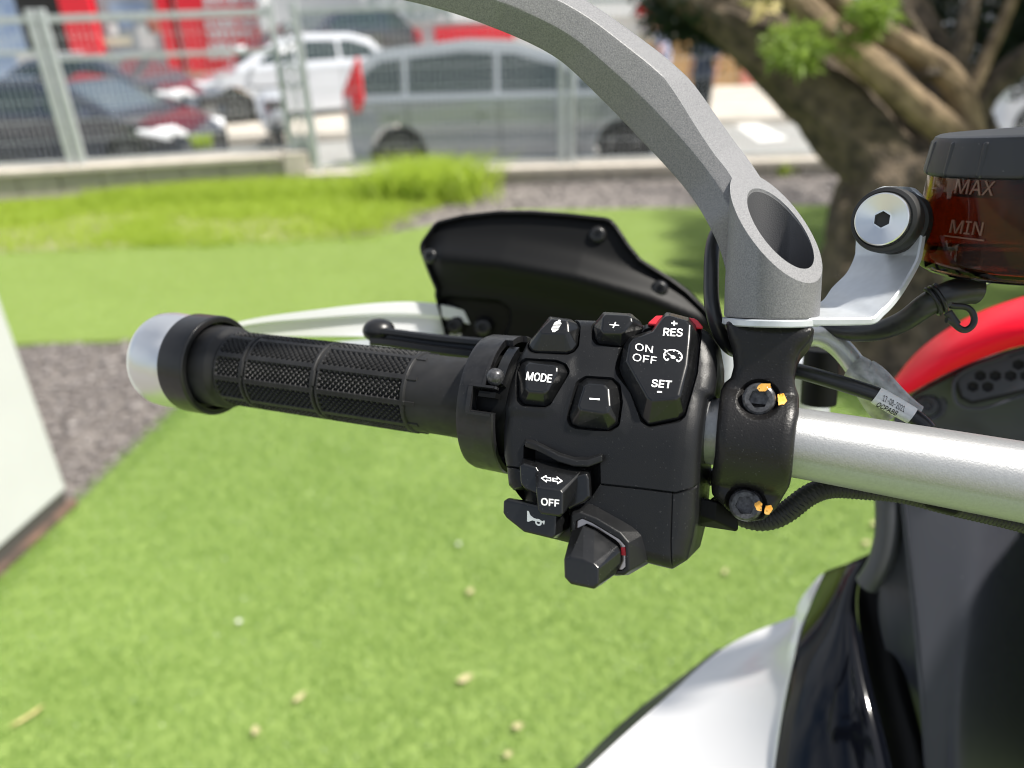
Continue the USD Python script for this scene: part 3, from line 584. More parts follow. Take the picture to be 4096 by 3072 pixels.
# dark van and white van
g1 = ground(720, 200, 0.0)
o_ = car('parked_car', 'dark car with blue windscreen parked high behind the white crossover', 'car', (-3.1, 20.0, .55), math.pi + .9, 'car_black', 4.4, 1.8, 1.5, 2.65, .9,
    [.4, 1.3], [(-.55, .95), (-.2, 1.35), (.2, 1.45), (1.1, 1.46), (1.6, 1.38), (2.5, .95)], [(-.8, .94), (.2, .96), (2.4, .95), (3.0, .84), (3.5, .66)])
obj('display_ramp', bbox(-4.7, -1.4, 19.1, 21.2, -.3, .55, .05), 'shop_grey', kind='structure')
g1 = ground(2160, 330, ROADZ)
car('white_van', 'white van beyond the fence at the right behind the fluid reservoir', 'van', (g1[0] + .55, g1[1] + 1.1, ROADZ), 0.02, 'car_white', 4.9, 1.9, 2.0, 3.0, .95,
    [1.2], [(1.6, 1.15), (1.65, 1.80), (2.3, 1.82), (3.2, 1.15)], [(-.9, 1.86), (1.7, 1.86), (2.3, 1.2), (3.2, 1.12), (3.85, .8)], wr=.33)
# scooter half hidden by the fence post
s0 = ground(600, 335, ROADZ)
o = thing('scooter', 'parked scooter with white panels behind the thick fence post', 'scooter', (s0[0], s0[1] + .3, ROADZ), 1.9)
for x in (0, 1.25):
    wh = obj('wheel', lathe_axis([(-.05, .14), (-.05, .21), (-.03, .235), (.03, .235), (.05, .21), (.05, .14)], (x, 0, .235), (0, 1, 0), 32), 'tyre', o)
    obj('rim', lathe_axis([(-.03, .0), (-.03, .145), (.03, .145), (.03, 0)], (x, 0, .235), (0, 1, 0), 24), 'alloy', wh)
obj('rear_body', hull([(-.35, -.12, .62), (-.35, .12, .62), (.1, -.17, .40), (.1, .17, .40), (.45, -.15, .42), (.45, .15, .42), (.4, -.14, .70), (.4, .14, .70), (-.4, 0, .70)], .04), 'car_white', o)
obj('seat', hull([(-.38, -.1, .76), (-.38, .1, .76), (.42, -.12, .76), (.42, .12, .76), (-.35, 0, .80)], .05), 'car_trim', o)
obj('floorboard', hull([(.4, -.14, .30), (.4, .14, .30), (.9, -.13, .30), (.9, .13, .30)], .04), 'car_trim', o)
obj('leg_shield', hull([(.85, -.2, .35), (.85, .2, .35), (.98, -.2, .78), (.98, .2, .78), (.95, -.1, .92), (.95, .1, .92)], .04), 'car_white', o)
obj('front_fender', hull([(1.0, -.06, .46), (1.0, .06, .46), (1.25, -.07, .52), (1.25, .07, .52), (1.48, -.05, .36), (1.48, .05, .36)], .03), 'car_white', o)
obj('fork', cyl((1.22, 0, .25), (.98, 0, .95), .035), 'car_trim', o); obj('handlebar', tube([(.9, -.33, 1.02), (.95, 0, .98), (.9, .33, 1.02)], .02, 16, 10), 'car_trim', o)
obj('headlight', hull([(1.02, -.06, .9), (1.02, .06, .9), (1.08, 0, .86)], .04), 'head_lamp', o)

# ------------------------------------------------------------------ shop building across the road
YF = 21.5
shop = thing('shop_building', 'shop with red pillars and white letter boards across the road', 'building', (0, YF, 0))
def fbox(name, mat, x0, y0, x1, y1, out, parent=shop, thick=.12, r=.02):
    a, b = facade(x0, y0, YF), facade(x1, y1, YF)
    xs, zs = sorted((a[0], b[0])), sorted((a[1], b[1]))
    return obj(name, bbox(xs[0], xs[1], -out, -out + thick, zs[0], zs[1], r), mat, parent)
obj('wall', box(-30, 26, .0, 6, -.3, 5.2), 'shop_white', shop, smooth=False)
obj('roof', box(-30.3, 26.3, -.4, 6.3, 5.2, 5.5), 'shop_grey', shop, smooth=False)
obj('plinth', box(-30, 26, -.16, -.0, -.25, .30), 'shop_ochre', shop, smooth=False)
obj('cream_band', box(-30, 26, -.10, -.002, .302, .78), 'shop_cream', shop, smooth=False)
def xz(name, mat, x0, x1, z0, z1, out, thick=None, parent=None, r=.02):
    return obj(name, bbox(x0, x1, -out, (-out + thick) if thick else -.002, z0, z1, r), mat, parent or shop)
fx = lambda x, y: facade(x, y, YF)[0]; fz = lambda x, y: facade(x, y, YF)[1]
xz('doorway', 'shop_dark', fx(45, 60), fx(160, 60), -.2, 3.2, .14)
xz('window', 'shop_blue', fx(-60, 20), fx(42, 20), .5, 3.0, .15)
xz('counter', 'shop_letter', fx(60, 125), fx(200, 125), .1, fz(130, 112), .5)
xz('pillar', 'shop_red', fx(160, 80), fx(226, 80), .35, 5.15, .35)
xz('window', 'shop_grey', fx(228, 60), fx(372, 60), .6, 3.0, .13)
for (x0, y0, x1, y1, mt) in ((238, 6, 330, 40, 'shop_blue'), (262, 45, 298, 62, 'shop_blue'), (240, 52, 262, 75, 'shop_white'), (300, 55, 345, 105, 'shop_white'), (318, 30, 362, 70, 'salmon_sign'), (230, 82, 292, 96, 'shop_cream'), (270, 108, 340, 140, 'shop_grey'), (330, 2, 362, 18, 'sign_grey')):
    fbox('poster', mt, x0, y0, x1, y1, .17, thick=.03, r=.006)
xz('pillar', 'shop_red', fx(362, 80), fx(388, 80), .35, 5.15, .34)
xz('pillar', 'shop_red', fx(405, 80), fx(572, 80), fz(480, 152), 5.15, .38)
for k, (x0, x1, y) in enumerate(((452, 558, 2), (450, 545, 27), (455, 574, 51), (462, 560, 73), (462, 512, 99), (462, 512, 118))):
    x = fx(x0, y)
    while x < fx(x1, y):
        w = rng.uniform(.07, .2); hgt = rng.uniform(.13, .2); z = fz((x0 + x1)/2, y)
        xz('letter', 'shop_letter', x, x + w, z - hgt/2, z + hgt/2, .415, .034, r=.008); x += w + rng.uniform(.03, .07)
xz('post', 'shop_white', fx(574, 60), fx(592, 60), .3, 5.15, .5)
# white board with big letters, grey band and red panels
xz('sign_board', 'shop_white', fx(785, 10), fx(1420, 10), fz(900, 52), 4.0, .25)
for (ch, xx) in (('S', 806), ('C', 850), ('B', 893), ('A', 940)):
    t = meshkit.text_mesh(ch, .62, .05, True); t.apply_transform(trimesh.transformations.rotation_matrix(math.pi/2, (1, 0, 0)))
    t.apply_translation((fx(xx - 12, 20), -.255, fz(xx, 44))); obj('letter', t, 'sign_grey', shop, smooth=False)
xz('panel', 'shop_red', fx(872, 75), fx(910, 75), fz(890, 92), fz(890, 66), .30)
xz('panel', 'shop_red', fx(940, 75), fx(1110, 75), fz(1000, 90), fz(1000, 58), .30)
xz('panel', 'shop_red', fx(1372, 25), fx(1402, 25), fz(1390, 34), fz(1390, 10), .30)
xz('panel', 'shop_red', fx(1405, 40), fx(1435, 40), fz(1420, 62), fz(1420, 34), .30)
xz('shutter', 'shop_cream', fx(1375, 80), fx(1700, 80), .8, fz(1500, 66), .22)
# orange-red banner at far left, and the white leaning pole
p0 = ground(20, 262, -.05)
o = thing('banner', 'orange and white banner standing at the far left beyond the fence', 'banner', (p0[0], p0[1] - 5.5, -.1))
obj('panel', bbox(-1.2, .12, -.03, .03, .25, 1.62, .02), 'orange_sign', o); obj('picture', hull([(-.9, -.04, .5), (-.1, -.04, .45), (.0, -.04, .95), (-.35, -.04, 1.45), (-.9, -.04, 1.5)], .015), 'petal', o)
obj('leg', box(-1.1, -1.06, -.02, .02, 0, .3), 'car_trim', o); obj('leg', box(.0, .04, -.02, .02, 0, .3), 'car_trim', o)
p0 = ground(425, 205, -.05)
o = thing('white_pole', 'thick white pole beside the red letter board', 'pole', (p0[0], p0[1] - 1.5, -.1))
obj('shaft', lathe_axis([(0, .14), (.05, .14), (.06, .11), (1.75, .10), (1.80, .06)], (0, 0, 0), (0, 0, 1), 24), 'shop_white', o)
obj('foot', cyl((0, 0, -.01), (0, 0, .04), .22, bev=.01), 'galvanised', o)
# low brick-coloured wall and sign across the road at right
p0, p1 = ground(1390, 196, -.1), ground(1760, 184, -.1)
o = thing('boundary_wall', 'ochre boundary wall across the road behind the navy-shirted person', 'wall', (p0[0], p0[1], -.2))
Lw = float(np.hypot(*(p1 - p0)[:2])) + 8
obj('wall', bbox(0, Lw, 0, .25, 0, 1.25, .02), 'shop_ochre', o); obj('capping', bbox(-.05, Lw, -.05, .3, 1.25, 1.33, .02), 'coping_stone', o)
obj('panel', bbox(2.5, 3.0, -.03, -.002, .12, 1.0, .01), 'salmon_sign', o)

# ------------------------------------------------------------------ people across the road
def blob(joints, bones, extra=(), res=.02):
    ms = []
    for a, b in bones: ms.append(m3.Manifold.hull_points(np.vstack([_ico[2]*joints[a][1] + joints[a][0], _ico[2]*joints[b][1] + joints[b][0]])))
    m = ms[0]
    for k in ms[1:]: m = m + k
    t = tm(m.refine_to_length(res)); trimesh.smoothing.filter_taubin(t, iterations=12); return t
def person(label, loc, rotz, shirt, trousers, hs=1.0, lean=0.0, sleeve=None, bag=False):
    o = thing('person', label, 'person', loc, rotz)
    a = np.array; J = dict(hl=(a((0, .09, .92)), .10), hr=(a((0, -.09, .92)), .10), w=(a((.01, 0, 1.08)), .135), c=(a((-.01 + lean*.3, 0, 1.32)), .145), sl=(a((lean*.4, .17, 1.42)), .065), sr=(a((lean*.4, -.17, 1.42)), .065),
        n=(a((.02 + lean*.5, 0, 1.50)), .055), h=(a((.06 + lean*.7, 0, 1.62)), .085), ht=(a((.04 + lean*.7, 0, 1.67)), .09), ch=(a((.11 + lean*.7, 0, 1.58)), .045),
        el=(a((-.03, .24, 1.14)), .045), er=(a((-.03, -.24, 1.14)), .045), wl=(a((.08, .25, .90)), .032), wr=(a((.08, -.25, .90)), .032), fl=(a((.11, .25, .81)), .03), fr=(a((.11, -.25, .81)), .03),
        kl=(a((.05, .10, .50)), .065), kr=(a((-.02, -.10, .50)), .065), al=(a((.04, .10, .09)), .042), ar=(a((-.12, -.10, .10)), .042), tl=(a((.20, .12, .03)), .035), tr=(a((.04, -.12, .03)), .035))
    bones = [('hl', 'w'), ('hr', 'w'), ('hl', 'hr'), ('w', 'c'), ('c', 'sl'), ('c', 'sr'), ('sl', 'sr'), ('c', 'n'), ('n', 'h'), ('h', 'ht'), ('h', 'ch'), ('sl', 'el'), ('el', 'wl'), ('wl', 'fl'), ('sr', 'er'), ('er', 'wr'), ('wr', 'fr'),
             ('hl', 'kl'), ('kl', 'al'), ('al', 'tl'), ('hr', 'kr'), ('kr', 'ar'), ('ar', 'tr')]
    def grow(names, k): return {n: (J[n][0], J[n][1] + k) for n in names}
    obj('body', blob(J, bones), 'skin', o, smooth=True)
    G = grow(('hl', 'hr', 'w', 'c', 'sl', 'sr'), .022); G['ml'] = ((J['sl'][0] + J['el'][0])/2, .075); G['mr'] = ((J['sr'][0] + J['er'][0])/2, .075)
    obj('shirt', blob(G, [('hl', 'w'), ('hr', 'w'), ('hl', 'hr'), ('w', 'c'), ('c', 'sl'), ('c', 'sr'), ('sl', 'ml'), ('sr', 'mr')]), shirt, o, smooth=True)
    T = grow(('hl', 'hr', 'kl', 'kr', 'al', 'ar'), .025); T['hl'] = (J['hl'][0], .112); T['hr'] = (J['hr'][0], .112)
    obj('trousers', blob(T, [('hl', 'hr'), ('hl', 'kl'), ('kl', 'al'), ('hr', 'kr'), ('kr', 'ar')]), trousers, o, smooth=True)
    obj('hair', blob(dict(a=(J['ht'][0] + a((-.015, 0, .025)), .092), b=(J['h'][0] + a((-.05, 0, 0)), .075)), [('a', 'b')]), 'hair_dark', o, smooth=True)
    for sg in (-1, 1):
        obj('eye', trimesh.creation.icosphere(2, .012).apply_translation(J['h'][0] + a((.078, sg*.032, .012))), 'shop_dark', o, smooth=True)
        obj('shoe', hull([J['al' if sg > 0 else 'ar'][0]*[1, 1, .6] + [-.03, 0, 0], J['tl' if sg > 0 else 'tr'][0] + [.02, 0, .005]], .048), 'dark_cloth', o)
    obj('nose', hull([J['h'][0] + a((.085, 0, .0)), J['h'][0] + a((.10, 0, -.03))], .014), 'skin', o)
    return o
def stand(x, y_head, hgt, D):                                       # where a person of that height stands whose head is seen there
    r = ray(x*VS, y_head*VS); p = EYE + r*(D/r[1]); return (p[0], p[1], p[2] - hgt)
pn = stand(1526, 76, 1.72, 14.2)
person('person in a navy shirt and dark trousers walking on the road', (pn[0], pn[1], ROADZ), -2.2, 'navy_cloth', 'dark_cloth', lean=-.02)
pn2 = stand(1436, 76, 1.70, 16.2)
person('person in a lilac shirt farther off, left of the navy-shirted person', (pn2[0], pn2[1], -.13), 2.6, 'lilac_cloth', 'dark_cloth', lean=.2)
pb = ground(1640, 198, -.12)
o = thing('bollard', 'thin dark bollard on the pavement in front of the ochre wall', 'bollard', pb)
obj('shaft', lathe_axis([(0, .09), (.04, .09), (.05, .055), (.78, .055), (.80, .075), (.88, .07), (.93, .03)], (0, 0, 0), (0, 0, 1), 20), 'car_trim', o)

# ------------------------------------------------------------------ the leaning tree at right
tp = ground(1880, 790, 0)
tree = thing('leaning_tree', 'gnarled leaning tree with several limbs and dark evergreen crown', 'tree', (tp[0], tp[1], 0))
def barkw(seed):
    def f(s, th, p):
        q = np.stack(np.broadcast_arrays(np.cos(th)*2.2, np.sin(th)*2.2, s*9), -1)
        r = 1 + .34*(meshkit.fbm(q, 3, seed) - .5) + .16*(np.abs(np.sin(th*3 + s*5 + seed)) - .6)
        return r
    return f
def limb(name, pts, rad, seed, n=60, sides=36, mat='bark', amp=1.0):
    P = [vat(x, y, d) for x, y, d in pts]
    return obj(name, tube(P, rad, n, sides, lambda a_, b_, c_: 1 + amp*(barkw(seed)(a_, b_, c_) - 1)), mat, tree, smooth=60, world=True)
base = tp - EYE; bd = float(base @ FW)
limb('trunk', [(1880, 830, bd + .05), (1880, 700, bd), (1885, 560, bd - .02), (1925, 430, bd - .02), (1960, 360, bd)], [.36, .25, .235, .25, .20], 1)
limb('trunk', [(2010, 830, bd + .22), (1975, 690, bd + .16), (1960, 560, bd + .12), (2000, 420, bd + .1), (2040, 330, bd + .1)], [.22, .17, .15, .16, .14], 2)
limb('limb', [(1990, 520, bd), (1890, 345, bd - .05), (1780, 215, bd - .1), (1670, 110, bd - .15), (1540, 20, bd - .2), (1400, -80, bd - .3)], [.23, .18, .165, .14, .11, .08], 3)
limb('limb', [(2085, 420, bd - .02), (2033, 273, bd - .22), (1960, 214, bd - .27), (1886, 147, bd - .32), (1812, 88, bd - .36), (1738, 15, bd - .40), (1650, -80, bd - .45)], [.12, .072, .068, .068, .066, .062, .055], 4, mat='pale_bark', amp=.5)
limb('limb', [(2110, 420, bd), (2092, 265, bd - .14), (2063, 184, bd - .18), (1996, 125, bd - .2), (1923, 81, bd - .22), (1830, 20, bd - .25), (1740, -60, bd - .3)], [.11, .062, .060, .058, .054, .05, .045], 5, mat='pale_bark', amp=.5)
limb('limb', [(2092, 300, bd + .02), (2092, 221, bd), (2115, 162, bd), (2159, 66, bd), (2210, -60, bd)], [.05, .036, .033, .03, .026], 6, mat='pale_bark', amp=.5)
limb('limb', [(2060, 330, bd + .15), (2107, 229, bd + .12), (2212, 130, bd + .12), (2360, 30, bd + .2)], [.10, .075, .065, .06], 7)
limb('limb', [(2000, 520, bd + .35), (1960, 330, bd + .45), (1860, 180, bd + .5), (1740, 40, bd + .55), (1600, -120, bd + .6)], [.25, .22, .20, .18, .15], 10)
limb('limb', [(2080, 420, bd + .4), (2060, 260, bd + .5), (1990, 120, bd + .6), (1930, -60, bd + .7)], [.2, .17, .15, .12], 11)
limb('branch', [(2010, 170, bd - .2), (1990, 90, bd - .2), (1950, 20, bd - .2), (1920, -60, bd - .2)], [.05, .03, .025, .02], 8)
limb('branch', [(2090, 240, bd + .02), (2075, 140, bd), (2090, 40, bd), (2110, -60, bd)], [.05, .045, .04, .03], 9)
def leaves(n, cen, rad, L, W, seed, tuft=None):
    r = np.random.default_rng(seed); c = np.asarray(cen, float)
    p = r.normal(0, 1, (n, 3)); p /= np.linalg.norm(p, axis=1, keepdims=True); p = c[r.integers(0, len(c), n)] + p*np.asarray(rad)*r.uniform(.15, 1, (n, 1))**.6
    a = r.normal(0, 1, (n, 3)) + [0, 0, -.2]; a /= np.linalg.norm(a, axis=1, keepdims=True)
    if tuft is not None: a = (p - c[0]); a /= np.linalg.norm(a, axis=1, keepdims=True); a = a + r.normal(0, .25, a.shape)
    b = np.cross(a, r.normal(0, 1, (n, 3))); b /= np.linalg.norm(b, axis=1, keepdims=True)
    l = L*r.uniform(.6, 1.2, (n, 1)); w = W*r.uniform(.7, 1.2, (n, 1)); nn = np.cross(a, b)*l*.12
    v = np.stack([p, p + a*l*.45 + b*w, p + a*l + nn, p + a*l*.45 - b*w], 1).reshape(-1, 3); k = np.arange(n)[:, None]*4
    return trimesh.Trimesh(v, np.vstack([k + [0, 1, 2], k + [0, 2, 3]]), process=False)
cen = []
for _ in range(900):
    x, y, d = rng.uniform(1520, 3700), rng.uniform(-1500, -60), bd + rng.uniform(-1.5, 1.3); q_ = vat(x, y, d)
    if q_[0] - .62*q_[2] > 1.45: cen.append(q_)
for _ in range(40):
    x, y, d = rng.uniform(1440, 1720), rng.uniform(-60, 60), bd + rng.uniform(.0, .7)
    if y < (x - 1380)*.36: cen.append(vat(x, y, d))
for _ in range(120):
    x, y, d = rng.uniform(1900, 2500), rng.uniform(-120, 150), bd + rng.uniform(.7, 1.7); cen.append(vat(x, y, d))
for _ in range(16): cen.append(vat(rng.uniform(1440, 1560), rng.uniform(-30, 20), bd + rng.uniform(-.2, .3)))
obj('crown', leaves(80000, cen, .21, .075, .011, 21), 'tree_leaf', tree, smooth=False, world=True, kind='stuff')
rs = np.random.default_rng(77)
for k, (x, y, sx, sy, m_) in enumerate(((1725, 108, 62, 42, 26), (1893, 30, 38, 40, 16))):
    for _ in range(m_):
        obj('leaf_sprig', leaves(34, [vat(x + rs.normal(0, .5)*sx, y + rs.normal(0, .5)*sy, bd - .55 + rs.normal(0, .06))], .022, .062, .0075, int(rs.integers(1, 9999)), tuft=1), 'sprig_leaf', tree, smooth=False, world=True)
obj('yellow_leaf', leaves(14, [vat(1655, 5, bd - .5)], .05, .09, .02, 41), 'straw', tree, smooth=False, world=True)

#@@MOTO@@
# ================================================================== THE MOTORCYCLE
moto = thing('motorcycle', 'red, white and black motorcycle seen at its left handlebar and switches', 'motorcycle', (0.12, 0.42, 0.0))
def mo(name, mesh, mat, parent=None, smooth=35, **kw): return obj(name, mesh, mat, parent or moto, smooth, world=True, **kw)
# frame of the handlebar: x along the bar to the right, y up across it, z towards the rider
BA, BL = at(3018, 1746, .241), at(796, 1452, .328)
EX = (BA - BL)/np.linalg.norm(BA - BL); EZ = (EYE - BA) - EX*((EYE - BA) @ EX); EZ /= np.linalg.norm(EZ); EY = np.cross(EZ, EX)
MB = np.array([EX, EY, EZ])
def W(v): return BA + np.asarray(v, float) @ MB
def wm_(m): m = m.copy(); m.vertices = W(m.vertices); return m
OC = MB @ (EYE - BA)
def lray(u, v): return MB @ ray(u, v)
def onplane(p, c):                                     # local point of pixel p on the plane z = c0 x + c1 y + c2
    d = lray(p[0], p[1]); t = (c[0]*OC[0] + c[1]*OC[1] + c[2] - OC[2])/(d[2] - c[0]*d[0] - c[1]*d[1]); return OC + t*d
def onsurf(p, H, off):
    h = .02
    for _ in range(10): q = onplane(p, (0, 0, h)); h = float(H(q[0], q[1])) + off
    return onplane(p, (0, 0, h))
def lathe_bar(prof, sides=128): return lathe_axis([(x*1e-3, r*1e-3) for x, r in prof], (0, 0, 0), (1, 0, 0), sides)
def bevel(x0, x1, r, b=.6): return [(x0, r - b), (x0 + b*.3, r - b*.3), (x0 + b, r), (x1 - b, r), (x1 - b*.3, r - b*.3), (x1, r - b)]

# ---- handlebar tube
hb = [W((-.105, 0, 0)), W((-.05, 0, 0)), W((-.012, 0, 0)), at(3100, 1758, .2405), at(3500, 1824, .2385), at(4096, 1929, .236), at(4700, 2040, .233)]
mo('handlebar', tube(hb, [.0111, .0111, .0111, .0112, .0119, .0129, .0134], 90, 64), 'silver_anodised', smooth=True)
# ---- bar end, guard clamp ring, grip
mo('bar_end_weight', wm_(lathe_bar([(-259.8, 0), (-259.8, 12.5), (-259.5, 15.2), (-258.5, 17.7), (-256.7, 19.6), (-254, 20.8), (-250, 21.2), (-244, 21.0), (-235, 20.4), (-232, 18)])), 'polished_aluminium', smooth=40)
mo('guard_clamp', wm_(lathe_bar([(-237.5, 15), (-237.5, 20.9), (-237.1, 21.5), (-236.2, 21.8), (-224.6, 21.8), (-223.9, 21.5), (-223.5, 20.9), (-223.5, 19.2), (-228, 18.6), (-228, 12)])), 'black_anodised', smooth=40)
# the grip: one rubber surface with a lattice of ribs and knurled panels
xs = np.linspace(-227, -95, 640); th = np.linspace(0, 2*np.pi, 560, endpoint=False)
X, TH = np.meshgrid(xs, th, indexing='ij')
rad = np.full_like(X, 15.1)
def sst(a, b, v): t = np.clip((v - a)/(b - a), 0, 1); return t*t*(3 - 2*t)
ang = np.degrees(TH)
rows = (ang - 72) % 36.0                                # ten rows of panels round the grip
rowrib = 1 - sst(3.2, 4.6, np.minimum(rows, 36 - rows))
cols = [(-211.5, -199.5), (-195.8, -164.5), (-160.5, -124.0)]
pan = np.zeros_like(X)
for a, b in cols: pan = np.maximum(pan, sst(a - .25, a + .25, X)*(1 - sst(b - .25, b + .25, X)))
inpan = pan*(1 - rowrib)
s = TH*15.1; p1 = (X + s*1.05)/2.5; p2 = (X - s*1.05)/2.5
tri_ = lambda t: np.abs((t % 1) - .5)*2
dia = np.clip(np.minimum(tri_(p1), tri_(p2))*1.5, 0, 1)
lat = (X > -213) & (X < -120.5)
rad += np.where(lat, .8, 0)*(sst(-213, -212.4, X)*(1 - sst(-122.6, -122.0, X))) - inpan*1.45 + inpan*dia*1.15
for c in (-197.6, -162.5): rad -= 1.3*np.exp(-((X - c - .6*(np.sin(TH*5) > .55))/.42)**2)
ticks = (np.abs(((ang - 72) % 36) - 0) < 2.6) | (np.abs(((ang - 72) % 36) - 36) < 2.6)
rad += .45*ticks*(X > -122.4)*(X < -118.2)
topk = sst(0.2, .5, np.cos(TH - np.pi/2 - .25))*0         # plain sleeve
rad += np.where((X > -117) & (X < -101), .0, 0)
rad += 2.6*(1 - sst(-227, -212, X))**1.2*(X < -212) + 0.4*sst(-112, -97, X)
fl = (X < -216.5); rad = np.where(fl, 17.6, rad); rad = np.where((X >= -216.5) & (X < -213), 17.6 - 2.0*sst(-216.5, -213, X), rad)
rad = np.where((X < -226), 12, rad)
ring = np.stack([X, rad*np.cos(TH), rad*np.sin(TH)], -1)*1e-3
mo('grip', wm_(skin(ring)), 'grip_rubber', smooth=40)
# inner flange of the grip with its cut-out and the parts inside it
prof = [(-98.5, 15), (-97.6, 18), (-97.2, 22), (-96.2, 24.4), (-94.5, 25.0), (-82.6, 25.4), (-82.0, 25.0), (-82.0, 23.2), (-90, 23.0), (-90, 15)]
col = mf(lathe_bar(prof, 160))
def polar_cut(x0, x1, a0, a1, r0=18, r1=30):               # angle from +z towards +y
    aa = np.radians(np.linspace(a0, a1, 8)); pts = [(x*1e-3, r*1e-3*math.sin(t), r*1e-3*math.cos(t)) for x in (x0, x1) for t in aa for r in (r0, r1)]
    return pts
def cutm(x0, x1, a0, a1, r0=18, r1=30):
    ms = None; n = max(2, int(abs(a1 - a0)/8)); a = np.linspace(a0, a1, n + 1)
    for k in range(n):
        h = m3.Manifold.hull_points(np.array(polar_cut(x0, x1, a[k], a[k+1], r0, r1))); ms = h if ms is None else ms + h
    return ms
col = col - cutm(-86.2, -80, 12, 62) - cutm(-91.0, -80, -9, 10) - cutm(-83.6, -80, 62, 84)
cg = mo('grip_flange', wm_(tm(col)), 'collar_rubber', smooth=32)
mo('flange_rim', wm_(cat(tm(cutm(-92.2, -90.6, -11, 12, 24.2, 25.6)), tm(cutm(-92.0, -83, 10.2, 12.0, 23.6, 25.7)), tm(cutm(-92.0, -83, -11.5, -9.6, 23.6, 25.7)), tm(cutm(-87.4, -86.2, 12, 62, 23.8, 25.65)))), 'collar_rubber', cg)
mo('sleeve', wm_(lathe_bar([(-96, 19.5), (-80, 19.5)])), 'matt_black_plastic', cg)
mo('cable_clip', wm_(tm(cutm(-84.5, -81, 16, 60, 19, 23.4))), 'gloss_black_plastic', cg)
mo('detent_ball', wm_(trimesh.creation.icosphere(3, .0031).apply_translation((-.0842, .0085, .0222))), 'bolt_steel', cg, smooth=True)
mo('stop_tab', wm_(tm(cutm(-88.5, -82.2, 3.0, 7.5, 20, 24.6))), 'matt_black_plastic', cg)

# ---- switch housing: its front is a height field over the outline, the buttons sit in wells
def HF(x, y):
    x, y = np.asarray(x, float), np.asarray(y, float)
    up = .0035*np.logaddexp(0, (y + .001)/.0035)           # leans back above the bar
    return .0215 - up*.40 + np.minimum(y + .001, 0)*.03 - .0016*sst(-.022, -.012, x)
def L2(pts, H, off): return np.array([onsurf(p, H, off)[:2] for p in pts])
def plane_fit(q): c, *_ = np.linalg.lstsq(np.c_[q[:, :2], np.ones(len(q))], q[:, 2], rcond=None); return c
out = Z2([(640, 330), (700, 268), (900, 236), (1050, 243), (1250, 250), (1480, 275), (1700, 285), (1840, 292), (1900, 325), (1950, 400), (1972, 560), (1965, 700), (1945, 790), (1895, 830), (1872, 1000), (1847, 1250), (1832, 1480), (1815, 1700), (1790, 1850), (1750, 2010), (1640, 2078), (1430, 2028), (1150, 1950), (900, 1890), (540, 1800), (490, 1600), (475, 1500), (435, 1460), (420, 1330), (400, 1240), (398, 1060), (415, 900), (445, 760), (485, 640), (520, 520), (570, 410)])
HP = Polygon(L2(out, HF, -.0035))
BUT = {
 'suspension_button': (Z8([(1490, 78), (1735, 95), (1752, 140), (1752, 262), (1725, 288), (1345, 272), (1330, 258)]), Z8([(1240, 405), (1228, 455), (1255, 495), (1310, 512), (1730, 528), (1800, 500), (1846, 440), (1868, 210), (1845, 160), (1780, 110), (1500, 75)]), .0040),
 'plus_button': (Z9([(318, 195), (340, 172), (660, 184), (700, 208), (706, 240), (600, 385), (570, 402), (315, 388), (298, 365)]), Z9([(240, 330), (252, 460), (285, 512), (560, 545), (635, 505), (815, 335), (790, 285), (690, 190), (345, 168), (270, 260)]), .0040),
 'mode_button': (Z8([(1160, 690), (1195, 660), (1570, 690), (1600, 712), (1602, 755), (1450, 1048), (1410, 1080), (1190, 1062), (1152, 1025)]), Z8([(1092, 780), (1108, 1150), (1160, 1205), (1430, 1235), (1495, 1200), (1735, 800), (1700, 722), (1590, 678), (1190, 655), (1130, 690)]), .0040),
 'minus_button': (Z2([(985, 712), (1005, 701), (1145, 706), (1175, 735), (1186, 885), (1162, 930), (1140, 937), (945, 905), (932, 880)]), Z2([(892, 960), (905, 1000), (940, 1018), (1180, 1042), (1235, 1005), (1258, 850), (1240, 730), (1195, 690), (1010, 678), (960, 712)]), .0042),
 'cruise_control_button': (Z9([(1085, 195), (1110, 172), (1150, 168), (1365, 232), (1398, 268), (1400, 430), (1368, 800), (1245, 1190), (1215, 1215), (930, 1240), (890, 1215), (800, 1020), (770, 965), (630, 800), (600, 740), (638, 515), (675, 465), (930, 380), (985, 330)]),
                           Z9([(1060, 230), (1130, 165), (1370, 228), (1440, 300), (1478, 420), (1430, 880), (1290, 1380), (1240, 1425), (900, 1490), (850, 1440), (730, 1110), (690, 1050), (560, 880), (545, 820), (600, 560), (660, 470), (930, 375), (985, 325)]), .0052)}
wells = []
for nm, (top, base, hh) in BUT.items(): wells.append((rounded(Polygon(L2(base, HF, -.001)), .0008).buffer(.0007 if nm != 'cruise_control_button' else .0010), .0032, .0005))
pocket = Polygon(L2(Z10([(462, 300), (560, 330), (760, 420), (900, 460), (1000, 465), (1108, 430), (1112, 620), (1015, 760), (870, 815), (835, 1010), (520, 1060), (400, 1000), (345, 800), (345, 690), (455, 660)]), HF, -.002))
wells.append((pocket, .0085, .0006))
seamR = LineString(L2(Z2([(1118, 1452), (1400, 1482), (1665, 1516), (1795, 1478), (1840, 1440)]), HF, 0)).buffer(.00022); wells.append((seamR, .0007, .00018))
seamL = LineString(L2(Z2([(400, 1318), (430, 1322), (530, 1335)]), HF, 0)).buffer(.00022); wells.append((seamL, .0007, .00018))
seamV = LineString(L2(Z3([(1640, 500), (1628, 860), (1632, 1060)]), HF, 0)).buffer(.00016); wells.append((seamV, .0004, .00015))
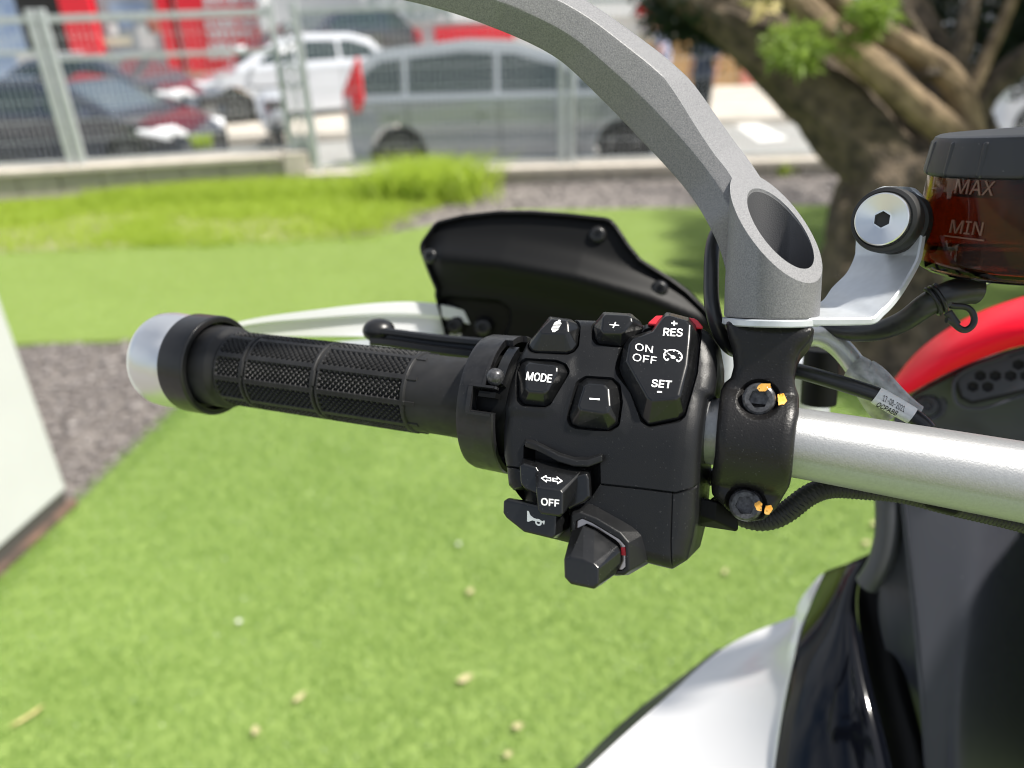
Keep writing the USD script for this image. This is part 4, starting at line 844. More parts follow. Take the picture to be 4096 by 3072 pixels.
# raised bed that carries the mode button, standing proud of the lower face
bed = Polygon(L2(Z2([(300, 520), (560, 470), (900, 520), (905, 640), (800, 860), (770, 905), (700, 935), (560, 925), (300, 915)]), HF, 0)); wells.append((bed, -.0010, .0022))
bed2 = Polygon(L2(Z2([(890, 650), (1240, 640), (1330, 780), (1330, 900), (1270, 1060), (1180, 1075), (900, 1040), (865, 990)]), HF, 0)); wells.append((bed2, -.0006, .0025))
hs = hfield(HP, HF, r=.0042, back=-.016, res=.00062, wells=wells, corner=.0006)
house = mo('switch_housing', wm_(hs), 'black_plastic', smooth=38)
def cap(name, top, base, hh, r=.0006):
    T = np.array([onsurf(p, HF, hh) for p in top]); c = plane_fit(T); T = np.array([onplane(p, c) for p in top])
    B = np.array([onsurf(p, HF, -.0012) for p in base]); nrm = np.array([-c[0], -c[1], 1.]); nrm /= np.linalg.norm(nrm)
    Tc = Polygon(T[:, :2]).buffer(-r); 
    return T, B, c, nrm
TOPS = {}
def decal(mesh, o, ux, uy, c, parent, name='lettering', mat='white_print', lift=.00006):
    """Flat print: mesh in the xy plane; o, ux, uy in pixels (origin and the directions of one unit)."""
    v = mesh.vertices; nrm = np.array([-c[0], -c[1], 1.]); nrm /= np.linalg.norm(nrm)
    q = np.array([onplane((o[0] + x*ux[0] + y*uy[0], o[1] + x*ux[1] + y*uy[1]), c) for x, y in v[:, :2]])
    q = q + nrm*(lift + np.where(v[:, 2:] > v[:, 2].mean(), .00006, -.0001))
    m = trimesh.Trimesh(W(q), mesh.faces, process=False)
    t = m.triangles; 
    if m.volume < 0: m.invert()
    return mo(name, m, mat, parent, smooth=False)
def text(s_, o, right, c, parent, hgt, mono=None, bold=False, shear=None, name='lettering'):
    """o: pixel of the lower left of the text; right: pixel at the lower right end; hgt: pixel vector from foot to head of a capital."""
    t = meshkit.text_mesh(s_, 1.0, 1.0, bold); v = t.vertices.copy(); v[:, 0] -= v[:, 0].min(); v[:, 0] /= v[:, 0].max(); t.vertices = v
    return decal(t, o, (right[0] - o[0], right[1] - o[1]), hgt, c, parent, name)
def flat(polys):
    g = shapely.union_all(polys); return cat(*[trimesh.creation.extrude_polygon(p, 1.0, engine='earcut') for p in getattr(g, 'geoms', [g])])
for nm, (top, base, hh) in BUT.items():
    T, B, c, nrm = cap(nm, top, base, hh); r = .0015
    ins = lambda Q, k: Q + (Q.mean(0) - Q)/np.linalg.norm(Q.mean(0) - Q, axis=1, keepdims=True)*r*k
    parts_ = [(T, B)]
    if nm == 'cruise_control_button':                     # not convex: wide body with an upper and a lower horn
        ti = [[0, 1, 2, 3, 4, 5, 17, 18], [17, 16, 15, 14, 13, 5, 6, 4, 3], [13, 12, 11, 10, 9, 8, 7, 6, 5], [17, 5, 6, 13, 14]]
        bi = [[0, 1, 2, 3, 4, 17], [16, 15, 14, 13, 12, 4, 5], [12, 11, 10, 9, 8, 7, 6, 5], [16, 4, 5, 12]]
        m = None
        cT, cB = T.mean(0), B.mean(0)
        for a, b in zip(ti, bi):
            h_ = mf(hull(np.vstack([(T + (cT - T)/np.linalg.norm(cT - T, axis=1, keepdims=True)*r*1.0)[a] - nrm*r, (B + (cB - B)/np.linalg.norm(cB - B, axis=1, keepdims=True)*r*.8)[b]]), r, 3)); m = h_ if m is None else m + h_
        mesh = tm(m)
    else:
        mesh = hull(np.vstack([ins(T, .95) - nrm*r, ins(B, .8)]), r, 3)
    TOPS[nm] = (mo(nm, wm_(mesh), 'gloss_black_plastic', smooth=45), c)
def zz(Zf, *p): return Zf([p])[0]
b, c = TOPS['mode_button']; text('MODE', zz(Z8, 1172, 893), zz(Z8, 1508, 930), c, b, (17/3.3185*1.0, -103/3.3185), bold=True)
b, c = TOPS['cruise_control_button']
text('RES', zz(Z9, 1060, 430), zz(Z9, 1295, 440), c, b, (12/3.0167, -90/3.0167), bold=True)
text('ON', zz(Z9, 724, 605), zz(Z9, 935, 642), c, b, (9/3.0167, -84/3.0167))
text('OFF', zz(Z9, 693, 730), zz(Z9, 980, 776), c, b, (10/3.0167, -86/3.0167))
text('SET', zz(Z9, 918, 1045), zz(Z9, 1158, 1066), c, b, (14/3.0167, -86/3.0167), bold=True)
bar = lambda a, b_, w: LineString([a, b_]).buffer(w/2, cap_style=2)
k9 = 1/3.0167
plus = flat([bar((-37, 0), (37, 0), 17), bar((0, -30), (0, 30), 17)])
decal(plus, zz(Z9, 1198, 284), (k9, k9*.06), (k9*.02, -k9), c, b, 'plus_sign')
decal(flat([bar((-29, 0), (29, 0), 20)]), zz(Z9, 1020, 1111), (k9, k9*.03), (0, -k9), c, b, 'minus_sign')
arc = lambda r0, r1, a0, a1: Polygon([(r1*math.cos(math.radians(t)), r1*math.sin(math.radians(t))) for t in np.linspace(a0, a1, 40)] + [(r0*math.cos(math.radians(t)), r0*math.sin(math.radians(t))) for t in np.linspace(a1, a0, 40)])
pol = lambda r_, t: (r_*math.cos(math.radians(t)), r_*math.sin(math.radians(t)))
gauge = [arc(103, 121, -52, 232), *[bar(pol(82, t), pol(108, t), 15) for t in (-5, 40, 86, 175)], bar(pol(72, -45), pol(112, -52), 22), bar(pol(72, 225), pol(112, 232), 22), Point(4, -16).buffer(29), bar((0, -14), (-66, 46), 11),
         Polygon([(-128, 92), (-108, 112), (-86, 92), (-76, 104), (-66, 62), (-106, 66), (-96, 78), (-118, 98)][:8])]
decal(flat([g.buffer(0) for g in gauge]), zz(Z9, 1181, 680), (k9*.97, k9*.10), (k9*.06, -k9*.68), c, b, 'cruise_symbol')
b, c = TOPS['plus_button']
decal(flat([bar((-57, 0), (57, 0), 11), bar((-3, -36), (3, 36), 14)]), zz(Z9, 475, 303), (k9, k9*.10), (k9*.35, -k9), c, b, 'plus_sign')
b, c = TOPS['minus_button']; decal(flat([rounded(bar((-63, 0), (63, 0), 20), 3)]), zz(Z9, 238, 1196), (k9, k9*.07), (0, -k9), c, b, 'minus_sign')
b, c = TOPS['suspension_button']; k8 = 1/3.3185
sp = [bar((-44, -42 + i*22), (44, -34 + i*22), 11) for i in range(5)] + [Polygon([(-40, 66), (40, 66), (26, 80), (14, 84), (20, 104), (0, 112), (-16, 104), (-10, 84), (-28, 80)]), Polygon([(-42, -52), (44, -52), (26, -66), (18, -84), (-14, -88), (-22, -66)]), bar((-44, 54), (44, 60), 10)]
decal(flat([g.buffer(0) for g in sp]), zz(Z8, 1574, 190), (k8*1.05, k8*.12), (k8*.42, -k8*.82), c, b, 'suspension_symbol')
# red button behind the cruise control
mo('red_button', wm_(hull([onsurf(p, HF, o_) for p, o_ in zip(Z9([(905, 285), (985, 212), (1110, 208), (1430, 242), (1470, 268), (1520, 330)]), [-.001]*6)] + [onsurf(p, HF, -.007) for p in Z9([(895, 300), (985, 215), (1430, 245), (1525, 340)])], .0006)), 'red_plastic', smooth=30)
# hood over the indicator switch
lip = Z10([(450, 215), (560, 262), (660, 318), (760, 362), (880, 396), (1000, 392), (1112, 366)]); lip2 = Z10([(458, 292), (550, 322), (650, 372), (745, 422), (880, 462), (1000, 466), (1112, 425)])
m = None
for k in range(len(lip) - 1):
    pr = (.0012, .0030, .0042, .0048, .0050, .0046, .0034)
    pts = [onsurf(p, HF, -.003) for p in (lip[k], lip[k+1])] + [onsurf(p, HF, q - .0006) for p, q in ((lip2[k], pr[k]), (lip2[k+1], pr[k+1]))] + [onsurf((p[0], p[1] - 14), HF, q*.85) for p, q in ((lip2[k], pr[k]), (lip2[k+1], pr[k+1]))] + [onsurf(p, HF, -.004) for p in (lip2[k], lip2[k+1])]
    h_ = mf(hull(pts, .0006, 2)); m = h_ if m is None else m + h_
mo('switch_hood', wm_(tm(m)), 'black_plastic', smooth=40)
# indicator switch
def hull_px(spec, r=.0008): return hull([onsurf(p, HF, off) for pts, off in spec for p in pts], r, 2)
off_front = Z10([(562, 680), (585, 672), (755, 700), (765, 715), (762, 885), (745, 897), (600, 876), (580, 850)])
h1 = hull_px([(off_front, .0125), (Z10([(548, 440), (760, 470), (960, 505)]), .0015), (Z10([(600, 880), (800, 850), (950, 600)]), .000)])
h2 = hull_px([(Z10([(418, 482), (440, 468), (535, 498), (556, 530), (556, 705), (460, 662), (428, 620)]), .0060), (Z10([(436, 418), (560, 440), (600, 600), (570, 700), (450, 650)]), -.001)])
h3 = hull_px([(Z10([(860, 622), (915, 575), (980, 560), (992, 590), (998, 735), (960, 775), (840, 830)]), .0050), (Z10([(900, 480), (1000, 516), (1012, 740), (830, 860)]), -.001)])
ind = mo('indicator_switch', wm_(tm(mf(h1) + mf(h2) + mf(h3))), 'gloss_black_plastic', smooth=30)
T = np.array([onsurf(p, HF, .0125) for p in off_front]); cO = plane_fit(T); cO = np.array([cO[0], cO[1], cO[2] + .0008])
text('OFF', zz(Z10, 584, 816), zz(Z10, 744, 834), cO, ind, (2/2.2114, -60/2.2114), bold=True)
# plane of the sloping top that carries the arrows
ta = [onsurf(p, HF, .0125 + .0006) for p in Z10([(562, 672), (765, 700)])] + [onsurf(Z10([(548, 440)])[0], HF, .0021), onsurf(Z10([(960, 505)])[0], HF, .0021)]
cA = plane_fit(np.array(ta)); cA = np.array([cA[0], cA[1], cA[2] + .0004])
arrow = Polygon([(-88, 0), (-40, 34), (-40, 16), (-2, 16), (-2, -16), (-40, -16), (-40, -34)])
arr = arrow.difference(arrow.buffer(-8)); k10 = 1/2.2114
decal(flat([arr, shapely.affinity.scale(arr, -1, 1, origin=(4, 0))]), zz(Z10, 676, 600), (k10*1.05, k10*.14), (-k10*.05, -k10), cA, ind, 'arrows_symbol', lift=.0003)
# horn button
hf_ = Z10([(276, 796), (300, 780), (640, 862), (690, 886), (703, 925), (700, 1075), (682, 1092), (445, 1035), (295, 915), (273, 880)])
hb_ = mo('horn_button', wm_(cat(hull_px([(hf_, .0085), (Z10([(320, 776), (700, 850), (832, 930), (832, 1000), (730, 1085), (560, 1060), (420, 1000)]), -.001)]), hull_px([(Z10([(430, 1035), (690, 1098), (700, 1080), (420, 1005)]), .004), (Z10([(430, 1030), (690, 1095)]), -.004)], .0005))), 'gloss_black_plastic', smooth=30)
T = np.array([onsurf(p, HF, .0085) for p in hf_]); cH = plane_fit(T); cH = np.array([cH[0], cH[1], cH[2] + .0008])
horn = shapely.union_all([Polygon([(-80, 60), (-66, 60), (-50, 26), (-20, 8), (60, -4), (74, 6), (80, -4), (74, -30), (66, -30), (62, -18), (-34, -16), (-66, -34), (-80, -34)]).buffer(0), Point(22, -22).buffer(30).difference(Point(22, -22).buffer(15)), ])
decal(flat([shapely.affinity.scale(horn, 1, 1.0)]), zz(Z10, 540, 945), (k10*.98, k10*.20), (k10*.0, -k10), cH, hb_, 'horn_symbol')
# passing light: bezel, liner and lever
bz_o = Z3([(900, 640), (960, 562), (1060, 562), (1112, 612), (1145, 645), (1380, 740), (1450, 800), (1495, 955), (1440, 1010), (1310, 1085), (1225, 1092), (1000, 960), (900, 790)])
bz_i = Z3([(915, 665), (965, 655), (1080, 700), (1250, 800), (1310, 870), (1312, 1060), (1280, 1085), (1215, 1085), (1000, 960), (915, 770)])
bm = mf(hull_px([(bz_o, -.004), (bz_i, .0055)], .0009))
inner = Z3([(935, 712), (975, 692), (1045, 722), (1245, 842), (1290, 890), (1293, 1045), (1262, 1070), (1222, 1068), (1050, 960), (930, 790)])
bm = bm - mf(hull_px([(inner, .012), (inner, -.001)], .0003))
bez = mo('passing_light_bezel', wm_(tm(bm)), 'black_plastic', smooth=35)
lin = mf(hull_px([(inner, .0050), (inner, -.002)], .0002)); cx = np.mean(inner, 0)
inn2 = [(p[0] + (cx[0] - p[0])*.22, p[1] + (cx[1] - p[1])*.22) for p in inner]
mo('liner', wm_(tm(lin - mf(hull_px([(inn2, .012), (inn2, -.0005)], .0002)))), 'chrome_liner', bez)
mo('slot', wm_(hull_px([(Z3([(1040, 740), (1230, 850), (1275, 900), (1240, 950), (1060, 860)]), .0008), (Z3([(1040, 760), (1230, 900)]), -.001)], .0002)), 'void_black', bez)
mo('red_mark', wm_(hull_px([(Z3([(1266, 905), (1290, 905), (1294, 960), (1268, 955)]), .0053), (Z3([(1268, 908), (1290, 958)]), .002)], .0002)), 'red_plastic', bez)
lev_f = Z3([(868, 995), (900, 978), (980, 995), (1055, 1030), (1082, 1058), (1080, 1160), (1058, 1180), (905, 1148), (872, 1112)])
lev_b = Z3([(918, 800), (985, 768), (1060, 800), (1215, 910), (1232, 940), (1232, 1010), (1200, 1080), (1110, 1150)])
mo('passing_light_lever', wm_(hull_px([(lev_f, .0165), (lev_b, .0075)], .0011)), 'gloss_black_plastic', smooth=28)
mo('lever_stem', wm_(hull_px([(Z3([(1000, 840), (1180, 930)]), .008), (Z3([(1010, 830), (1180, 900)]), -.001)], .002)), 'gloss_black_plastic')
mo('cable_plug', wm_(hull_px([(Z3([(1795, 545), (1960, 580), (1950, 690), (1800, 640)]), -.016), (Z3([(2100, 640), (2100, 760), (1800, 715)]), -.020)], .001)), 'matt_black_plastic')

# ---- mirror clamp on the bar
clo = Z4([(318, 215), (325, 205), (600, 228), (870, 245), (882, 270), (850, 340), (790, 410), (765, 470), (752, 560), (760, 620), (782, 680), (783, 790), (758, 950), (738, 1180), (722, 1260), (640, 1400), (560, 1470), (450, 1490), (370, 1450), (300, 1380), (232, 1310), (225, 1240), (250, 1060), (268, 800), (290, 640), (310, 600), (350, 570), (368, 500), (362, 400), (335, 320)])
def HC(x, y):
    y = np.asarray(y, float); x = np.asarray(x, float)
    cylz = np.sqrt(np.maximum(.0180**2 - np.clip(y + .001, -.0165, .0165)**2, 0))
    base = np.where(np.abs(y + .001) < .0165, cylz, .0072)
    neck = .0095 + .002*sst(.016, .034, y)
    return np.maximum(np.where(y > .004, np.maximum(cylz, neck), np.maximum(cylz, .0085)), .007)
HCP = Polygon(L2(clo, HC, -.002))
bolts = [(zz(Z4, 530, 705), .0112), (zz(Z4, 445, 1375), .0098)]
cw = []
for p, zb_ in bolts:
    q = onsurf(p, HC, 0); cw.append((Point(q[0], q[1]).buffer(.0059), .0022, .0007))
clamp = mo('mirror_clamp', wm_(hfield(HCP, HC, r=.0032, back=-.015, res=.0006, wells=cw, corner=.0012)), 'black_cast', smooth=50)
for k, (p, zb_) in enumerate(bolts):
    q = onsurf(p, HC, 0); d = OC - q; d = d/np.linalg.norm(d); d = np.array([d[0]*.25, d[1]*.2, d[2]]); d /= np.linalg.norm(d)
    o0 = q - d*.0055
    prof = [(0, .0050), (.006, .0050), (.0068, .0047), (.0072, .0041), (.0070, .0)]
    bm = lathe_axis(prof, o0, d, 64)
    hexp = [(math.cos(t)*.00275, math.sin(t)*.00275) for t in np.radians(np.arange(6)*60 + 12)]
    a_ = np.cross(d, [0, 1., 0]); a_ /= np.linalg.norm(a_); b_ = np.cross(d, a_)
    rim_o = [o0 + d*.0066 + a_*x*1.12 + b_*y*1.12 for x, y in hexp]; rim_i = [o0 + d*.0066 + a_*x + b_*y for x, y in hexp]; flo = [o0 + d*.0040 + a_*x*.97 + b_*y*.97 for x, y in hexp]
    hx_ = m3.Manifold.hull_points(np.array([o0 + d*z_ + a_*x*1.1 + b_*y*1.1 for x, y in hexp for z_ in (.0046, .010)]))
    bo = mo('bolt', wm_(tm(mf(bm) - hx_)), 'bolt_steel', smooth=30)
def daub(pts, off, H, seed):
    P = Polygon(L2(pts, H, off)); e = np.array([P.exterior.interpolate(t, normalized=True).coords[0] for t in np.linspace(0, 1, 60, endpoint=False)])
    c0 = e.mean(0); k = .80 + .36*meshkit.noise(np.c_[e*900, np.full(60, seed)])[:, None]; e = c0 + (e - c0)*k
    P = Polygon(e).buffer(0); P = max(getattr(P, 'geoms', [P]), key=lambda g: g.area)
    for q in np.random.default_rng(seed).uniform(.1, .9, (2, 2)):
        x0, y0, x1, y1 = P.bounds; P = P.difference(Point(x0 + q[0]*(x1 - x0), y0 + q[1]*(y1 - y0)).buffer(.00018))
    P = max(getattr(P, 'geoms', [P]), key=lambda g: g.area)
    m = trimesh.creation.extrude_polygon(P, .0001, engine='earcut'); m = m.subdivide_to_size(.0008)
    v = m.vertices.copy(); v[:, 2] = H(v[:, 0], v[:, 1]) + off + v[:, 2]; return trimesh.Trimesh(v, m.faces, process=False)
mo('paint_mark', wm_(daub(Z4([(648, 675), (685, 672), (705, 715), (690, 745), (655, 740)]), .0002, HC, 1)), 'orange_paint', clamp)
mo('paint_mark', wm_(daub(Z4([(570, 1375), (610, 1370), (622, 1400), (595, 1435), (562, 1425)]), .0002, HC, 2)), 'orange_paint', clamp)
hb1 = lambda x, y: np.full_like(np.asarray(x, float), float(onsurf(bolts[0][0], HC, 0)[2] + .0020))
hb2 = lambda x, y: np.full_like(np.asarray(x, float), float(onsurf(bolts[1][0], HC, 0)[2] + .0020))
mo('paint_mark', wm_(daub(Z4([(510, 640), (545, 606), (600, 610), (612, 632), (575, 655), (530, 660)]), .0002, hb1, 3)), 'orange_paint', clamp)
mo('paint_mark', wm_(daub(Z4([(502, 1360), (530, 1350), (552, 1368), (545, 1410), (510, 1405)]), .0002, hb2, 4)), 'orange_paint', clamp)

# ---- cast mirror arm with its open socket
def cl3(x, y, d): return at(x*VS, y*VS, d)
AX = UP*math.cos(math.radians(8)) - FW*math.sin(math.radians(8)); AX /= np.linalg.norm(AX)
b0 = vat(1665, 684, .241); px = .241/FPX*VS                  # metres per view pixel there
boss = mf(lathe_axis([(0, 96*px), (.0006, 97.5*px), (.012, 98*px), (.025, 96*px), (.052, 92*px)], b0, AX, 120, ref=RT))
path = [(1646, 580, .243), (1584, 412, .243), (1528, 334, .243), (1458, 254, .242), (1388, 184, .241), (1317, 123, .240), (1250, 70, .238), (1182, 31, .237), (1100, -5, .236), (1010, -36, .235), (890, -66, .234), (720, -92, .233)]
wid = [152, 160, 165, 172, 168, 154, 143, 139, 136, 131, 126, 118]
q = smooth_path(np.array([(*vat(*p), w*p[2]/FPX*VS) for p, w in zip(path, wid)]), 76); P, wv = q[:, :3], q[:, 3]
tg = np.gradient(P, axis=0); tg /= np.linalg.norm(tg, axis=1, keepdims=True)
sec = rounded(Polygon([(.50, -.12), (.20, .22), (-.17, .24), (-.50, -.04), (-.38, -.32), (.28, -.40)]), .035)
sp_ = np.array([sec.exterior.interpolate(t, normalized=True).coords[0] for t in np.linspace(0, 1, 120, endpoint=False)])
cp = vat(1697, 468, .2415); cn = RT*.68 + UP*1.0 - FW*1.5; cn /= np.linalg.norm(cn)
rings = []
for p, t, w in zip(P, tg, wv):
    bk = (EYE - p); bk = bk - t*(bk @ t); bk /= np.linalg.norm(bk); nn = np.cross(bk, t); 
    m_ = cn - t*(cn @ t); m_ /= np.linalg.norm(m_); k_ = np.cross(m_, t); k_ = k_ if k_ @ bk > 0 else -k_; bk2 = .66*m_ + .75*k_; f_ = 1.0; bk = bk*(1 - f_) + bk2*f_; bk -= t*(bk @ t); bk /= np.linalg.norm(bk); nn = np.cross(bk, t)
    if nn @ (RT + UP) < 0: nn = -nn
    rings.append(p + w*(sp_[:, :1]*nn + sp_[:, 1:]*bk))
cp = vat(1697, 468, .2415); cn = RT*.68 + UP*1.0 - FW*1.5; cn /= np.linalg.norm(cn)
rings = np.array(rings); up_ = np.maximum(0, ((rings - cp) @ cn).max(1))
da = P[20] - P[8]; da = da - cn*(da @ cn); da /= np.linalg.norm(da); db = np.cross(cn, da); sa = (P - cp) @ da
for k, p in enumerate(P):                                  # the arm leaves the cut face at a shallow angle
    vd = (p - EYE)/np.linalg.norm(p - EYE); tgt = min(up_[k], .0028 + .13*max(0, sa[k] - .026)); rings[k] += vd*(up_[k] - tgt)/abs(vd @ cn)
arm = mf(skin(rings)); th_b = np.linspace(0, 2*np.pi, 60, endpoint=False); rb_ = np.cross(AX, RT); rb_ /= np.linalg.norm(rb_); ra_ = np.cross(rb_, AX)
stn = [(-.04, 0), (.027, 0), (.0305, .00025), (.034, .0008), (.038, .0015), (.042, .0023), (.046, .0032), (.050, .0042), (.054, .0052), (.058, .0062), (.062, .0071), (.066, .0079), (.070, .0087), (.076, .0099), (.084, .0120), (.092, .0150)]; cutb = None
for (s0_, c0_), (s1_, c1_) in zip(stn[:-1], stn[1:]):
    h_ = m3.Manifold.hull_points(np.array([cp + da*q_ + db*w_ + cn*c_ for q_, c_ in ((s0_, c0_), (s1_, c1_), (s0_, .05), (s1_, .05)) for w_ in (-.03, .03)])); cutb = h_ if cutb is None else cutb + h_
bore = mf(cyl(b0 + AX*.004 + RT*11*px, b0 + AX*.09 + RT*11*px, 70*px, 96))
boss = mf(lathe_axis([(0, 96*px), (.0006, 97.5*px), (.012, 98*px), (.025, 96*px), (.052, 95*px)], b0, AX, 120, ref=RT))
stem = (boss + arm - cutb) - bore
ms = mo('mirror_arm', tm(stem), 'grey_cast', smooth=26)
mo('socket_screw', cyl(b0 + RT*11*px + AX*.0045, b0 + RT*11*px + AX*.0085, .0052, 48, bev=.0006), 'bolt_steel', ms)
bo_ = b0 + RT*11*px
lin_ = mf(cyl(bo_ + AX*.0042, bo_ + AX*.089, 70.4*px, 96)) - mf(cyl(bo_ + AX*.003, bo_ + AX*.1, 69.2*px, 96))
mo('socket_shade', tm(lin_ - cutb.translate(list(-cn*.0006))), 'bore_shade', ms, smooth=26)  # added dark sleeve, shade painted into the bore of the same casting

# ---- reservoir bracket: a bent strip from under the mirror arm
disc_c = b0 - AX*.0015
dp = lathe_axis([(-.0012, 0), (-.0012, 98*px), (-.0008, 101*px), (.0008, 101*px), (.0012, 98*px), (.0012, 0)], disc_c, AX, 96)
def zat(Zf, p, d): q = Zf([p])[0]; return at(q[0], q[1], d)
st_b = [zat(Z5, (640, 1235), .262), zat(Z5, (905, 1222), .258), zat(Z5, (1000, 1120), .262), zat(Z5, (1105, 1005), .266), zat(Z5, (1150, 880), .267), zat(Z5, (1160, 700), .266), zat(Z5, (1225, 530), .265), zat(Z5, (1340, 470), .262)]
st_f = [zat(Z5, (640, 1318), .2295), zat(Z5, (1235, 1320), .2285), zat(Z5, (1320, 1265), .230), zat(Z5, (1490, 1040), .238), zat(Z5, (1555, 900), .241), zat(Z5, (1580, 700), .242), zat(Z5, (1575, 560), .243), zat(Z5, (1500, 475), .244)]
kk = [0, 1, 1.6, 3.2, 4, 5.2, 6.2, 7]
from scipy.interpolate import PchipInterpolator
sb, sf = PchipInterpolator(kk, np.array(st_b)), PchipInterpolator(kk, np.array(st_f)); tt = np.linspace(0, 7, 90)
Bk, Fr = sb(tt), sf(tt); mid = (Bk + Fr)/2; tgs = np.gradient(mid, axis=0); nrm = np.cross(tgs, Fr - Bk); nrm /= np.linalg.norm(nrm, axis=1, keepdims=True)
nrm *= np.sign((nrm*(EYE - mid)).sum(1))[:, None]
rings = []
for a_, b_, n_ in zip(Bk, Fr, nrm):
    e = (b_ - a_)/np.linalg.norm(b_ - a_)*.0005; h_ = n_*.0012
    rings.append([a_ - h_ + e, a_ - h_*.6, a_ + h_*.6, a_ + h_ + e, b_ + h_ - e, b_ + h_*.6, b_ - h_*.6, b_ - h_ - e])
br = mo('reservoir_bracket', cat(skin(np.array(rings)), dp), 'bracket_aluminium', smooth=40)
# rubber mount with its turned bolt head
gc_ = zat(Z5, (1310, 676), .238); gd = (EYE - gc_); gd /= np.linalg.norm(gd); gd = gd - RT*.42 + UP*.10; gd /= np.linalg.norm(gd); gp_ = .238/FPX/1.5802
gr_ = lathe_axis([(-.022, 150*gp_), (-.0215, 186*gp_), (-.0195, 205*gp_), (-.0155, 208*gp_), (-.0125, 200*gp_), (-.0118, 150*gp_), (-.0092, 150*gp_), (-.0085, 200*gp_), (-.006, 208*gp_), (-.002, 206*gp_), (-.0008, 198*gp_), (-.0004, 176*gp_), (-.001, 172*gp_)], gc_, gd, 96)
mo('rubber_mount', gr_, 'soft_rubber', smooth=40)
gh = mf(lathe_axis([(-.012, 120*gp_), (-.0015, 163*gp_), (.0004, 166*gp_), (.0010, 163*gp_), (.0012, 156*gp_), (.0002, 62*gp_)], gc_, gd, 120))
ga = np.cross(gd, UP); ga /= np.linalg.norm(ga); gb = np.cross(gd, ga)
hx = m3.Manifold.hull_points(np.array([gc_ + gd*z_ + (ga*math.cos(t) + gb*math.sin(t))*52*gp_ for z_ in (-.0035, .01) for t in np.radians(np.arange(6)*60 + 20)]))
bh = mo('mount_bolt', tm(gh - hx), 'turned_aluminium', smooth=30)

# ---- brake fluid reservoir
ra = zat(Z5, (2292, 978), .247); rb = zat(Z5, (2395, 345), .2366); RA = rb - ra; RL = np.linalg.norm(RA); RA = RA/RL; rp = .247/FPX/1.5802
shell = lathe_axis([(0, 600*rp), (.0006, 660*rp), (.0022, 690*rp), (.006, 700*rp), (.020, 690*rp), (.034, 668*rp), (RL + .004, 655*rp), (RL + .004, 640*rp), (.034, 650*rp), (.012, 672*rp), (.0035, 668*rp), (.0022, 600*rp), (.0022, 0)], ra, RA, 160)
shell_o = lathe_axis([(0, 0), (0, 600*rp), (.0006, 660*rp), (.0022, 690*rp), (.006, 700*rp), (.020, 690*rp), (.034, 668*rp), (RL + .004, 655*rp), (RL + .004, 0)], ra, RA, 160)
shell_i = lathe_axis([(.0024, 0), (.0024, 610*rp), (.004, 655*rp), (.012, 668*rp), (.034, 645*rp), (RL + .006, 632*rp), (RL + .006, 0)], ra, RA, 160)
res_ = mo('fluid_reservoir', tm(mf(shell_o) - mf(shell_i)), 'amber_plastic', smooth=40)
mo('fluid', lathe_axis([(.0026, 0), (.0026, 600*rp), (.0042, 645*rp), (.012, 658*rp), (RL*.80, 638*rp), (RL*.80, 0)], ra, RA, 120), 'brake_fluid', res_, smooth=40)
# raised marks on the shell
def emboss(s_, o, right, hgt, lw=None):
    t = meshkit.text_mesh(s_, 1.0, 1.0) if s_ else flat([sbox(0, -.5, 1, .5)]); t = t.subdivide_to_size(.35) if not s_ else t; v = t.vertices.copy(); v[:, 0] -= v[:, 0].min(); v[:, 0] /= v[:, 0].max(); zc = v[:, 2].mean()
    P = []
    for x, y, z_ in v:
        u, w_ = Z5([(o[0] + x*(right[0] - o[0]) + y*hgt[0], o[1] + x*(right[1] - o[1]) + y*hgt[1])])[0]; d = ray(u, w_); lo, hi = .20, .247
        for _ in range(40):
            md = (lo + hi)/2; q = EYE + d*md - ra; s_l = q @ RA; rr = np.linalg.norm(q - RA*s_l); lim = np.interp(s_l, [.006, .020, .034, RL], [700*rp, 690*rp, 668*rp, 655*rp])
            lo, hi = (md, hi) if rr > lim else (lo, md)
        q = EYE + d*lo; ax = q - ra - RA*((q - ra) @ RA); ax /= np.linalg.norm(ax); P.append(q + ax*(.00045 if z_ > zc else -.0002))
    m = trimesh.Trimesh(P, t.faces, process=False)
    if m.volume < 0: m.invert()
    return m
mo('lettering', emboss('MAX', (1770, 510), (2012, 526), (20, -92)), 'amber_mark', res_, smooth=False)
mo('lettering', emboss('MIN', (1738, 760), (1940, 778), (18, -84)), 'amber_mark', res_, smooth=False)
mo('level_line', emboss('', (1708, 778), (1958, 808), (2, 10)), 'amber_mark', res_, smooth=False)
cb = ra + RA*(RL - .001)
capm = mf(lathe_axis([(0, 0), (0, 660*rp), (.0008, 690*rp), (.0018, 696*rp), (.0105, 664*rp), (.0121, 650*rp), (.0127, 626*rp), (.0126, 0)], cb, RA, 180))
a_ = np.cross(RA, FW); a_ /= np.linalg.norm(a_); b_ = np.cross(RA, a_)
for k in range(18):
    t = 2*np.pi*k/18 + .07; d_ = a_*math.cos(t) + b_*math.sin(t)
    capm = capm + mf(hull([cb + d_*680*rp + RA*.0015, cb + d_*654*rp + RA*.0100], .0011, 2))
mo('reservoir_cap', tm(capm), 'reservoir_cap', smooth=35)
mo('outlet', cyl(zat(Z5, (1990, 1045), .246), zat(Z5, (1800, 1130), .243), 36*rp, 32), 'turned_aluminium', res_)

